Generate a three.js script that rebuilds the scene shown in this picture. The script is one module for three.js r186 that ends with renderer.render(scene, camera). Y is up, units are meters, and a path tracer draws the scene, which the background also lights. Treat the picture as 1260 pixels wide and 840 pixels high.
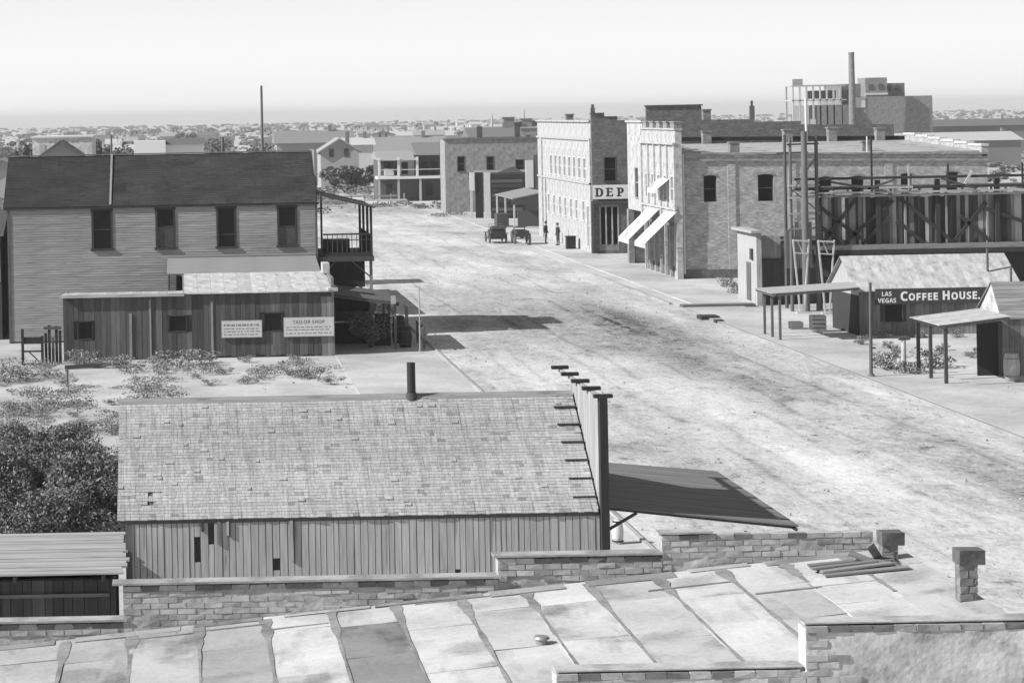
import * as THREE from 'three';
import { mergeGeometries } from 'three/addons/utils/BufferGeometryUtils.js';
import { MarchingCubes } from 'three/addons/objects/MarchingCubes.js';

// ---------------------------------------------------------------- camera, sky, sun, exposure
// metres; the street runs away along -z, so "Z" below is the distance ahead of the camera (z = -Z)
const scene = new THREE.Scene();
const camera = new THREE.PerspectiveCamera(2 * Math.atan(696.5 / 2800) * 180 / Math.PI, 2070 / 1393, 1, 20000);
camera.position.set(0, 11, 0);
camera.rotation.set(0, 0, -0.019);
camera.setViewOffset(2070, 1393, 810, 553, 1260, 840);      // a view camera with its lens shifted down and sideways
camera.updateMatrixWorld();
const renderer = new THREE.WebGLRenderer();
renderer.toneMapping = THREE.LinearToneMapping;
renderer.toneMappingExposure = 1.3;
renderer.shadowMap.enabled = true;

const SUN_EL = 35 * Math.PI / 180, SUN_AZ = 13 * Math.PI / 180;
const sunDir = new THREE.Vector3(-Math.cos(SUN_EL) * Math.cos(SUN_AZ), Math.sin(SUN_EL), Math.cos(SUN_EL) * Math.sin(SUN_AZ));
const sun = new THREE.DirectionalLight(0xffffff, 5);
sun.position.copy(sunDir).multiplyScalar(400).add(new THREE.Vector3(20, 0, -150));
sun.target.position.set(20, 0, -150);
sun.castShadow = true; sun.shadow.mapSize.set(4096, 4096); sun.shadow.radius = 1;
Object.assign(sun.shadow.camera, { left: -200, right: 200, top: 200, bottom: -200, near: 10, far: 900 });
scene.add(sun, sun.target);

{ // a clear, dusty sky: bright toward the horizon all round, deeper overhead
  const W = 16, H = 512, d = new Float32Array(W * H * 4);
  for (let j = 0; j < H; j++) {
    const el = (j + .5) / H * 180 - 90;
    const e = Math.max(el, 0);
    let L = .18 + .65 * Math.exp(-e / 13);
    L *= 1 - .13 * Math.exp(-Math.pow(e / 1.1, 2));
    if (el < 0) L = .4;
    for (let i = 0; i < W; i++) d.set([L, L, L * 1.0, 1], (j * W + i) * 4);
  }
  const t = new THREE.DataTexture(d, W, H, THREE.RGBAFormat, THREE.FloatType);
  t.mapping = THREE.EquirectangularReflectionMapping; t.magFilter = THREE.LinearFilter; t.minFilter = THREE.LinearFilter;
  t.needsUpdate = true;
  scene.background = t; scene.environment = t;
}
scene.fog = new THREE.FogExp2(0xf4f4f4, 0.00021);

// ---------------------------------------------------------------- helpers
function rng(seed) { let s = seed >>> 0; return () => { s = (s + 0x6D2B79F5) >>> 0; let t = Math.imul(s ^ (s >>> 15), 1 | s); t = (t + Math.imul(t ^ (t >>> 7), 61 | t)) ^ t; return ((t ^ (t >>> 14)) >>> 0) / 4294967296; }; }
const R = rng(1906);
const rr = (a, b) => a + (b - a) * R();
const clamp = (v, a, b) => Math.min(b, Math.max(a, v));
const smooth = (a, b, v) => { const t = clamp((v - a) / (b - a), 0, 1); return t * t * (3 - 2 * t); };
const toS = (v) => v <= .0031308 ? 12.92 * v : 1.055 * Math.pow(v, 1 / 2.4) - .055;

const P2 = new Float32Array(65536); { const q = rng(77); for (let i = 0; i < 65536; i++) P2[i] = q(); }
function vn(x, y, px = 256, py = 256) {            // tiling value noise
  const xi = Math.floor(x), yi = Math.floor(y), fx = x - xi, fy = y - yi;
  const u = fx * fx * (3 - 2 * fx), v = fy * fy * (3 - 2 * fy);
  const m = (a, n) => ((a % n) + n) % n;
  const x0 = m(xi, px), x1 = m(xi + 1, px), y0 = m(yi, py), y1 = m(yi + 1, py);
  const h = (a, b) => { let k = Math.imul(a + 1013, 0x27d4eb2d) ^ Math.imul(b + 7919, 0x165667b1); k ^= k >>> 15; k = Math.imul(k, 0x2c1b3c6d); k ^= k >>> 13; return P2[k & 65535]; };
  return (h(x0, y0) * (1 - u) + h(x1, y0) * u) * (1 - v) + (h(x0, y1) * (1 - u) + h(x1, y1) * u) * v;
}
function fbm(x, y, px, py, oct = 4) { let s = 0, a = .5, n = 0; for (let o = 0; o < oct; o++) { s += a * vn(x + o * 17.3 * 0, y, px, py); n += a; a *= .55; x *= 2; y *= 2; px *= 2; py *= 2; } return s / n; }

function tex(w, h, fn, rx = 1, ry = 1) {             // fn gives a linear multiplier 0..1
  const d = new Uint8Array(w * h * 4);
  for (let j = 0; j < h; j++) for (let i = 0; i < w; i++) {
    const v = Math.round(255 * toS(clamp(fn(i / w, j / h), 0, 1)));
    const k = (j * w + i) * 4; d[k] = d[k + 1] = d[k + 2] = v; d[k + 3] = 255;
  }
  const t = new THREE.DataTexture(d, w, h, THREE.RGBAFormat);
  t.colorSpace = THREE.SRGBColorSpace; t.wrapS = t.wrapT = THREE.RepeatWrapping;
  t.magFilter = THREE.LinearFilter; t.minFilter = THREE.LinearMipmapLinearFilter; t.generateMipmaps = true;
  t.repeat.set(rx, ry); t.needsUpdate = true; return t;
}
function bumpOf(t, rx, ry) { const b = t.clone(); b.colorSpace = THREE.NoColorSpace; b.needsUpdate = true; if (rx) b.repeat.set(rx, ry); return b; }

const T = {
  // weathered board: grain along v
  wood: tex(256, 512, (u, v) => { const g = fbm(u * 32, v * 4, 32, 4, 4), c = fbm(u * 6, v * 3, 6, 3, 3), k = vn(u * 64, v * 2, 64, 2); return .42 + .42 * g + .26 * c - (k > .86 ? .22 : 0); }, 1 / 1.1, 1 / 2.3),
  dirt: tex(1024, 1024, (u, v) => { const a = fbm(u * 10, v * 10, 10, 10, 6), b = fbm(u * 96, v * 96, 96, 96, 3), c = fbm(u * 3, v * 3, 3, 3, 3); return .30 + .62 * a * .8 + .22 * b + .18 * (c - .5) - (b > .70 ? .14 : 0); }, 1 / 23, 1 / 23),
  mott: tex(512, 512, (u, v) => .48 + .56 * fbm(u * 9, v * 9, 9, 9, 6) + .26 * (fbm(u * 70, v * 70, 70, 70, 2) - .5) - .16 * smooth(.56, .68, fbm(u * 5 + 3, v * 6, 5, 6, 5)), 1 / 2.7, 1 / 2.7),
  course: tex(512, 512, (u, v) => { const row = Math.floor(v * 44), y = v * 44 - row, x = u * 14 + (row % 2) * .5, bx = Math.floor(x) % 14; const n = P2[(row * 91 + bx * 17) & 65535]; const j = (y < .14 || x - Math.floor(x) < .06) ? .1 : 0; return .48 + .34 * n * n + .34 * fbm(u * 7, v * 7, 7, 7, 5) + j - .08; }, 1 / 3.1, 1 / 3.3),
  felt: tex(512, 512, (u, v) => { const a = fbm(u * 5, v * 5, 5, 5, 6), st = smooth(.52, .7, fbm(u * 3, v * 4 + .37, 3, 4, 5)); const dr = smooth(.58, .72, fbm(u * 14, v * 3 + .2, 14, 3, 4)), sp = fbm(u * 90, v * 90, 90, 90, 2); return .66 + .46 * (a - .34) - .24 * st - .12 * dr + .22 * (sp - .5) - (sp > .74 ? .12 : 0); }, 1 / 3.7, 1 / 3.9),
};

const mats = new Map();
function M(tone, map, o = {}) {
  const key = [tone, map, JSON.stringify(o)].map((k) => typeof k === 'object' && k ? k.uuid : k).join('|');
  if (!mats.has(key)) {
    const m = new THREE.MeshStandardMaterial({ color: new THREE.Color().setRGB(tone, tone, tone), roughness: o.rough ?? .92, metalness: o.metal ?? 0 });
    if (map) { m.map = map; if (o.bump !== 0) { m.bumpMap = bumpOf(map); m.bumpScale = o.bump ?? .012; } }
    if (o.vc) m.vertexColors = true;
    if (o.side) m.side = THREE.DoubleSide;
    mats.set(key, m);
  }
  return mats.get(key);
}
// uv in metres, taken from the face's main direction; "swap" lays the grain across
function uvBox(g, swap = false, ox = 0, oy = 0) {
  const p = g.attributes.position, n = g.attributes.normal, uv = new Float32Array(p.count * 2);
  for (let i = 0; i < p.count; i++) {
    const ax = Math.abs(n.getX(i)), ay = Math.abs(n.getY(i)), az = Math.abs(n.getZ(i));
    let a, b;
    if (ay > ax && ay > az) { a = p.getX(i); b = p.getZ(i); } else if (ax > az) { a = p.getZ(i); b = p.getY(i); } else { a = p.getX(i); b = p.getY(i); }
    uv[2 * i] = (swap ? b : a) + ox; uv[2 * i + 1] = (swap ? a : b) + oy;
  }
  g.setAttribute('uv', new THREE.BufferAttribute(uv, 2)); return g;
}
const clean = (g) => { const q = g.index ? g.toNonIndexed() : g; for (const k of Object.keys(q.attributes)) if (!['position', 'normal', 'uv', 'color'].includes(k)) q.deleteAttribute(k); return q; };
const jq = rng(606);
function rough(g, a) {                                           // worn corners: the same small shift for vertices that coincide
  const p = g.attributes.position, m = new Map();
  for (let i = 0; i < p.count; i++) { const k = [p.getX(i), p.getY(i), p.getZ(i)].map((v) => v.toFixed(3)).join(); if (!m.has(k)) m.set(k, [(jq() - .5) * a, (jq() - .5) * a, (jq() - .5) * a]); const d = m.get(k); p.setXYZ(i, p.getX(i) + d[0], p.getY(i) + d[1], p.getZ(i) + d[2]); }
  g.computeVertexNormals(); return g;
}
const bx = (x0, x1, y0, y1, Z0, Z1) => { const g = new THREE.BoxGeometry(Math.abs(x1 - x0), Math.abs(y1 - y0), Math.abs(Z1 - Z0)); g.translate((x0 + x1) / 2, (y0 + y1) / 2, -(Z0 + Z1) / 2); return clean(g); };
function shp(pts, holes = []) { const s = new THREE.Shape(pts.map((p) => new THREE.Vector2(...p))); for (const h of holes) s.holes.push(new THREE.Path(h.map((p) => new THREE.Vector2(...p)))); return s; }
const rect = (a, b, c, d) => [[a, c], [b, c], [b, d], [a, d]];
const prZ = (pts, Z0, Z1, holes) => { const g = new THREE.ExtrudeGeometry(shp(pts, holes), { depth: Z1 - Z0, bevelEnabled: false, steps: 1 }); g.translate(0, 0, -Z1); return clean(g); };     // outline in X,Y
const prX = (pts, x0, x1, holes) => { const g = new THREE.ExtrudeGeometry(shp(pts, holes), { depth: x1 - x0, bevelEnabled: false, steps: 1 }); g.rotateY(Math.PI / 2); g.translate(x0, 0, 0); return clean(g); };   // outline in Z,Y
function bar(a, b, w, d = w, roll = 0) {                          // squared timber between two points [X,Y,Z]
  const A = new THREE.Vector3(a[0], a[1], -a[2]), B = new THREE.Vector3(b[0], b[1], -b[2]), L = A.distanceTo(B);
  const g = new THREE.BoxGeometry(w, L, d); g.rotateY(roll);
  g.applyQuaternion(new THREE.Quaternion().setFromUnitVectors(new THREE.Vector3(0, 1, 0), B.clone().sub(A).normalize()));
  g.translate((A.x + B.x) / 2, (A.y + B.y) / 2, (A.z + B.z) / 2); return clean(g);
}
function rod(a, b, r0, r1 = r0, seg = 8) {
  const A = new THREE.Vector3(a[0], a[1], -a[2]), B = new THREE.Vector3(b[0], b[1], -b[2]), L = A.distanceTo(B);
  const g = new THREE.CylinderGeometry(r1, r0, L, seg);
  g.applyQuaternion(new THREE.Quaternion().setFromUnitVectors(new THREE.Vector3(0, 1, 0), B.clone().sub(A).normalize()));
  g.translate((A.x + B.x) / 2, (A.y + B.y) / 2, (A.z + B.z) / 2); return clean(g);
}
function tint(g, t) { const n = g.attributes.position.count, c = new Float32Array(n * 3).fill(t); g.setAttribute('color', new THREE.BufferAttribute(c, 3)); return g; }
const merge = (a) => mergeGeometries(a.map((g) => clean(g)), false);

const used = new Map();
const numbered = (n) => { const k = used.get(n) ?? 0; used.set(n, k + 1); return k ? `${n}_${String(k).padStart(3, '0')}` : n; };
function thing(name, label, category, [x, y, Z] = [0, 0, 0], group) {
  const o = new THREE.Group(); o.name = numbered(name); o.position.set(x, y, -Z); o.userData = { label, category };
  if (group) o.userData.group = group;
  scene.add(o); return o;
}
function wpos(o) { const v = new THREE.Vector3(); for (let p = o; p && p !== scene; p = p.parent) v.add(p.position); return v; }
let uvSeed = 0;
function part(parent, name, g, m, o = {}) {                       // geometry is given in world metres
  if (Array.isArray(g)) g = merge(g);
  uvSeed += 1; if (!o.keepUV) uvBox(g, o.swap, (uvSeed * .617) % 7, (uvSeed * .379) % 7);
  const w = wpos(parent); g.translate(-w.x, -w.y, -w.z);
  const mesh = new THREE.Mesh(g, m); mesh.name = name; mesh.castShadow = mesh.receiveShadow = true;
  if (o.label) mesh.userData.label = o.label;
  if (o.kind) mesh.userData.kind = o.kind;
  parent.add(mesh); return mesh;
}
function copyOf(o, label, [x, y, Z], turn = 0, s = 1, group) {
  const c = o.clone(); c.name = numbered(o.name.replace(/_\d{3}$/, '')); c.position.set(x, y, -Z); c.rotation.y = turn; c.scale.setScalar(s);
  c.userData = { ...o.userData, label: label ?? o.userData.label }; if (group) c.userData.group = group;
  scene.add(c); return c;
}
function structure(name, g, m, o = {}) {
  if (Array.isArray(g)) g = merge(g);
  if (!o.keepUV) uvBox(g, o.swap);
  const mesh = new THREE.Mesh(g, m); mesh.name = name; mesh.userData = { kind: o.kind ?? 'structure' }; if (o.label) mesh.userData.label = o.label; if (o.category) mesh.userData.category = o.category;
  mesh.castShadow = mesh.receiveShadow = true; scene.add(mesh); return mesh;
}
function single(name, label, category, g, m, group, o = {}) {     // a thing made of one mesh
  if (Array.isArray(g)) g = merge(g);
  g.computeBoundingBox(); const b = g.boundingBox, c = [(b.min.x + b.max.x) / 2, b.min.y, -(b.min.z + b.max.z) / 2];
  if (!o.keepUV) uvBox(g, o.swap, (uvSeed++ * .617) % 7, .3);
  g.translate(-c[0], -c[1], c[2]);
  const mesh = new THREE.Mesh(g, m); mesh.name = numbered(name); mesh.position.set(c[0], c[1], -c[2]); mesh.userData = { label, category }; if (group) mesh.userData.group = group;
  mesh.castShadow = mesh.receiveShadow = true; scene.add(mesh); return mesh;
}
const glass = new THREE.MeshPhysicalMaterial({ color: new THREE.Color().setRGB(.008, .008, .008), roughness: .2, metalness: 0, specularIntensity: .45 });
glass.name = 'window_glass';
// a sash window in a wall facing the camera (plane Z); the opening is cut in the wall
function winZ(parent, x0, x1, y0, y1, Z, o = {}) {
  const fm = M(o.tone ?? .2, T.wood, { bump: .002 }), w = o.w ?? .07, d = o.d ?? .1;
  const win = part(parent, 'window', [bx(x0 - w * .6, x0 + w * .5, y0, y1, Z - .03, Z + d), bx(x1 - w * .5, x1 + w * .6, y0, y1, Z - .03, Z + d), bx(x0 - w, x1 + w, y1, y1 + w, Z - .035, Z + d), bx(x0 - w * 1.3, x1 + w * 1.3, y0 - w, y0, Z - .09, Z + d)], fm);
  const ym = (y0 + y1) / 2 + (o.up ?? 0);
  part(win, 'pane', bx(x0 + w * .5, x1 - w * .5, ym, y1, Z + d * .7, Z + d * .7 + .01), glass);
  part(win, 'pane', bx(x0 + w * .5, x1 - w * .5, y0, ym, Z + d * .45, Z + d * .45 + .01), o.lower ?? glass);
  part(win, 'sash_bar', bx(x0 + w * .5, x1 - w * .5, ym - .03, ym + .03, Z + d * .25, Z + d * .44), fm);
  return win;
}
function winX(parent, Z0, Z1, y0, y1, X, o = {}) {                // the same in a wall that faces the street (-x)
  const fm = M(o.tone ?? .3, null), w = o.w ?? .08, d = .12;
  const win = part(parent, 'window', [bx(X - .03, X + d, y0, y1, Z0, Z0 + w), bx(X - .03, X + d, y0, y1, Z1 - w, Z1), bx(X - .04, X + d, y1 - w, y1, Z0 + w, Z1 - w), bx(X - .09, X + d, y0, y0 + w, Z0 + w, Z1 - w)], fm);
  const ym = (y0 + y1) / 2;
  part(win, 'pane', bx(X + d * .8, X + d * .8 + .01, y0 + w, ym, Z0 + w, Z1 - w), o.pane ?? glass);
  part(win, 'pane', bx(X + d * .8, X + d * .8 + .01, ym, y1 - w, Z0 + w, Z1 - w), o.pane ?? glass);
  part(win, 'sash_bar', bx(X + d * .3, X + d * .75, ym - .035, ym + .035, Z0 + w, Z1 - w), fm);
  return win;
}
// vertical boards as single parts on a wall facing the camera; holes are [x0,x1,y0,y1]; top(x) gives the height
function boardsZ(parent, x0, x1, y0, top, Z, w, tones, o = {}) {
  const list = [];
  for (let x = x0; x < x1 - .02;) {
    const ww = Math.min(w * rr(.75, 1.25), x1 - x), xa = x + .006, xb = x + ww - .006, yt = typeof top === 'function' ? top((xa + xb) / 2) : top;
    const zz = Z - .026 - rr(0, .012), m = M(tones[Math.floor(R() * tones.length)], T.wood, { bump: .006 });
    let spans = [[y0 + (o.ragged ? rr(0, o.ragged) : 0), yt]];
    for (const h of o.holes ?? []) if (((h[0] + h[1]) / 2 > xa - .01 && (h[0] + h[1]) / 2 < xb + .01) || Math.min(xb, h[1]) - Math.max(xa, h[0]) > (h[1] - h[0] > .3 ? .02 : (xb - xa) * .75)) spans = spans.flatMap(([a, b]) => (h[2] > b || h[3] < a) ? [[a, b]] : [[a, h[2]], [h[3], b]].filter(([p, q]) => q - p > .04));
    for (const [a, b] of spans) { const mesh = part(parent, 'board', bx(xa, xb, a, b, zz, Z), m); list.push(mesh); }
    x += ww;
  }
  return list;
}
// lapped horizontal siding, one joined part
function clap(x0, x1, y0, y1, Z, e, holes = []) {
  const g = [];
  for (let y = y0; y < y1 - .01; y += e) {
    const yt = Math.min(y + e, y1); let spans = [[x0, x1]];
    for (const h of holes) if (yt > h[2] && y < h[3]) spans = spans.flatMap(([a, b]) => (h[0] > b || h[1] < a) ? [[a, b]] : [[a, h[0]], [h[1], b]].filter(([p, q]) => q - p > .02));
    for (const [a, b] of spans) for (let xa = a; xa < b - .01;) { const xb = Math.min(b, xa + rr(2.4, 5)); g.push(tint(prX([[Z, y], [Z, yt], [Z - .006, yt], [Z - .017 - rr(0, .004), y]], xa, xb), rr(.94, 1.06) * (.72 + .56 * fbm(xa * .13 + 2, y * .35, 256, 256, 3)))); xa = xb; }
  }
  return merge(g);
}
// lapped shingles on a slope from (Z0,y0) up to (Z1,y1); one joined part
function shingleSlope(x0, x1, Z0, y0, Z1, y1, exp, wid, o = {}) {
  const len = Math.hypot(Z1 - Z0, y1 - y0), n = Math.round(len / exp), dz = (Z1 - Z0) / len, dy = (y1 - y0) / len, g = [];
  const nz = -dy * Math.sign(Z1 - Z0) * Math.sign(dz), ny = Math.abs(dz), side = Z1 > Z0 ? -1 : 1;
  for (let r = 0; r < n; r++) {
    const rowTone = rr(.9, 1.08);
    for (let x = x0 - rr(0, wid); x < x1;) {
      const w = wid * rr(.6, 1.45), xa = Math.max(x, x0) + .002, xb = Math.min(x + w, x1) - .002; x += w; if (xb - xa < .015) continue;
      if (o.skip && o.skip(xa, r)) continue;
      const s0 = r * exp + rr(-.008, .008), s1 = Math.min(s0 + exp * 1.9, len), lift = .014 + rr(0, .006) + (R() < .012 ? .018 : 0);
      const za = Z0 + dz * s0, ya = y0 + dy * s0, zb = Z0 + dz * s1, yb = y0 + dy * s1, nx = Math.abs(dy) * side, nyy = Math.abs(dz);
      const pts = [[za, ya], [za + nx * lift, ya + nyy * lift], [zb + nx * .003, yb + nyy * .003], [zb, yb]];
      const t = rowTone * (R() < .035 ? rr(.6, .78) : rr(.9, 1.09)) * (o.tone ? o.tone(xa, s0) : 1);
      g.push(tint(prX(side < 0 ? pts : pts.slice().reverse(), xa, xb), t));
    }
  }
  return merge(g);
}
function canvasTex(w, h, draw) {
  const c = document.createElement('canvas'); c.width = w; c.height = h; draw(c.getContext('2d'), w, h);
  const t = new THREE.CanvasTexture(c); t.colorSpace = THREE.SRGBColorSpace; return t;
}
function wear(c, w, h, seed, n = 900) { const q = rng(seed); for (let i = 0; i < n; i++) { const v = Math.floor(60 + q() * 160); c.fillStyle = `rgba(${v},${v},${v},${.06 + q() * .16})`; c.fillRect(q() * w, q() * h, 2 + q() * 26, 1 + q() * 5); } }
function signZ(parent, x0, x1, y0, y1, Z, t, name = 'lettering') {  // printed face of a flat sign that faces the camera
  const g = new THREE.PlaneGeometry(x1 - x0, y1 - y0); g.translate((x0 + x1) / 2, (y0 + y1) / 2, -Z);
  const m = new THREE.MeshStandardMaterial({ map: t, roughness: .85 });
  return part(parent, name, clean(g), m, { keepUV: true });
}

// ---------------------------------------------------------------- ground, street, sidewalks
{
  const xs = [], zs = [];
  for (let x = -6000; x < -300; x += 600) xs.push(x); for (let x = -300; x <= 400; x += 25) xs.push(x); for (let x = 1000; x <= 8000; x += 700) xs.push(x);
  for (let z = -60; z < 600; z += 25) zs.push(z); for (let z = 600; z < 2000; z += 100) zs.push(z); for (let z = 2000; z <= 14000; z += 1000) zs.push(z);
  const pos = [], idx = [], nor = [];
  for (const z of zs) for (const x of xs) { pos.push(x, 0, -z); nor.push(0, 1, 0); }
  for (let j = 0; j < zs.length - 1; j++) for (let i = 0; i < xs.length - 1; i++) { const a = j * xs.length + i, b = a + 1, c = a + xs.length, d = c + 1; idx.push(a, b, c, b, d, c); }
  const g = new THREE.BufferGeometry(); g.setAttribute('position', new THREE.Float32BufferAttribute(pos, 3)); g.setAttribute('normal', new THREE.Float32BufferAttribute(nor, 3)); g.setIndex(idx);
  structure('ground', clean(g), M(.66, T.dirt, { bump: .05 }));
}
// the street: packed dirt, wheel-worn along its length; texture runs 15.6 m across and 260 m along
for (const [Z0, Z1, tw, th] of [[40, 150, 1024, 2048], [150, 300, 512, 1024]]) {
  const X0 = 11.3, X1 = 26.95;
  const t = tex(tw, th, (u, v) => {
    const X = X0 + u * (X1 - X0), Z = Z0 + v * (Z1 - Z0);
    const wx = 1.6 * (fbm(X * .5, Z * .22, 256, 256, 3) - .5), wz = 7 * (fbm(X * .4 + 31, Z * .16, 256, 256, 3) - .5);
    const streak = fbm((X + wx) * .95, Z * .11, 256, 256, 4), patch = fbm((X + wx) * .42 + 5, (Z + wz) * .16, 256, 256, 5);
    const fine = fbm(X * 2.6, Z * 1.15 + 11, 256, 256, 4), grit = vn(X * 11, Z * 5.2), big = fbm(X * .2 + 7, (Z + wz) * .05 + 3, 256, 256, 3);
    let a = .62 + .26 * (streak - .5) + .46 * (patch - .5) + .22 * (fine - .5) + .08 * (grit - .5) + .34 * (big - .5);
    // churned, darker soil along the right and in the middle of the block; pale dust on the worn centre
    const lane = Math.exp(-Math.pow((X - 23.0 - 5 * (big - .5)) / 2.0, 2)) * smooth(40, 62, Z) * (1 - smooth(118, 140, Z));
    const churn = Math.exp(-Math.pow((Z - 114 - wz * 1.4) / 17, 2)) * smooth(12.0, 14, X) * (1 - smooth(22.5, 26, X));
    a -= .26 * lane * smooth(.36, .62, patch) + .26 * churn * smooth(.3, .62, streak * .5 + fine * .5) + .05 * churn;
    a += .08 * Math.exp(-Math.pow((X - 18.2 - wx) / 2.2, 2)) * (1 - smooth(95, 112, Z)) + .06 * smooth(135, 155, Z);
    for (const c of [13.3, 14.7, 16.8, 18.25, 20.6, 22.0, 24.4]) { const d = (X - c - .8 * (fbm(c * 3.7, Z * .05, 256, 256, 3) - .5) * 2) / .13; if (Math.abs(d) < 3) a -= .13 * Math.exp(-d * d) * smooth(.42, .6, fbm(c, Z * .12 + c, 256, 256, 2)); }
    const clod = fbm(X * 1.9 + 60, Z * 1.6, 256, 256, 4); if (clod > .62) a -= .9 * (clod - .62);
    const gr = fbm(X * 6.5 + 9, Z * 3.1, 256, 256, 3), g2 = fbm(X * 3.3, Z * 2.4 + 50, 256, 256, 4);
    a += .30 * (gr - .5) + .22 * (g2 - .5); if (gr > .66) a -= .16; if (g2 > .64) a -= .14;
    if (Z > 225) a -= .22 * smooth(225, 260, Z) * smooth(.45, .55, fbm(X * .3, Z * .14, 256, 256, 4));
    return a;
  });
  t.wrapS = t.wrapT = THREE.ClampToEdgeWrapping;
  const g = new THREE.PlaneGeometry(X1 - X0, Z1 - Z0, 24, 200); g.rotateX(-Math.PI / 2);
  const p = g.attributes.position, uv = g.attributes.uv;
  for (let i = 0; i < p.count; i++) { uv.setXY(i, (p.getX(i) + (X1 - X0) / 2) / (X1 - X0), (-p.getZ(i) + (Z1 - Z0) / 2) / (Z1 - Z0)); }
  g.translate((X0 + X1) / 2, .006, -(Z0 + Z1) / 2);
  for (let i = 0; i < p.count; i++) { const X = p.getX(i), Z = -p.getZ(i); const e = Math.min(X - X0, X1 - X); if (e > .4 && Z < 298 && Math.abs(Z - 150) > 1) p.setY(i, .006 + .05 * smooth(.3, 2, e) * fbm(X * 1.1, Z * .2, 256, 256, 3)); }
  g.computeVertexNormals();
  const m = M(.75, t, { bump: .05 }); structure(Z0 < 100 ? 'street' : 'street_far', clean(g), m, { keepUV: true });
}
{
  const side = M(.62, T.dirt, { bump: .01 });
  const L = structure('sidewalk', [bx(6.72, 11.38, 0, .035, 89, 103.4), bx(8.0, 11.38, 0, .03, 26, 89), bx(6.72, 11.38, 0, .04, 103.4, 150)], side); L.name = 'sidewalk_left';
  structure('kerb_left', bx(11.38, 11.5, 0, .1, 26, 150), M(.5, T.dirt));
  structure('sidewalk_right', [bx(28.2, 31.25, 0, .05, 126, 250), bx(27.16, 30.4, 0, .1, 40, 124)], side);
  structure('kerb_right', [bx(26.96, 27.1, 0, .11, 40, 124), bx(26.96, 27.1, 0, .11, 127, 150)], M(.42, T.dirt));
  structure('crossing_plank', bx(27.2, 31.2, 0, .16, 124.6, 125.4), M(.16, T.wood), { swap: true });
  structure('alley', bx(27.2, 62, 0, .012, 163, 172.2), M(.66, T.mott));
  structure('path', bx(-9, -1.6, 0, .01, 86.5, 88.2), M(.62, T.dirt));
}

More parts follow.
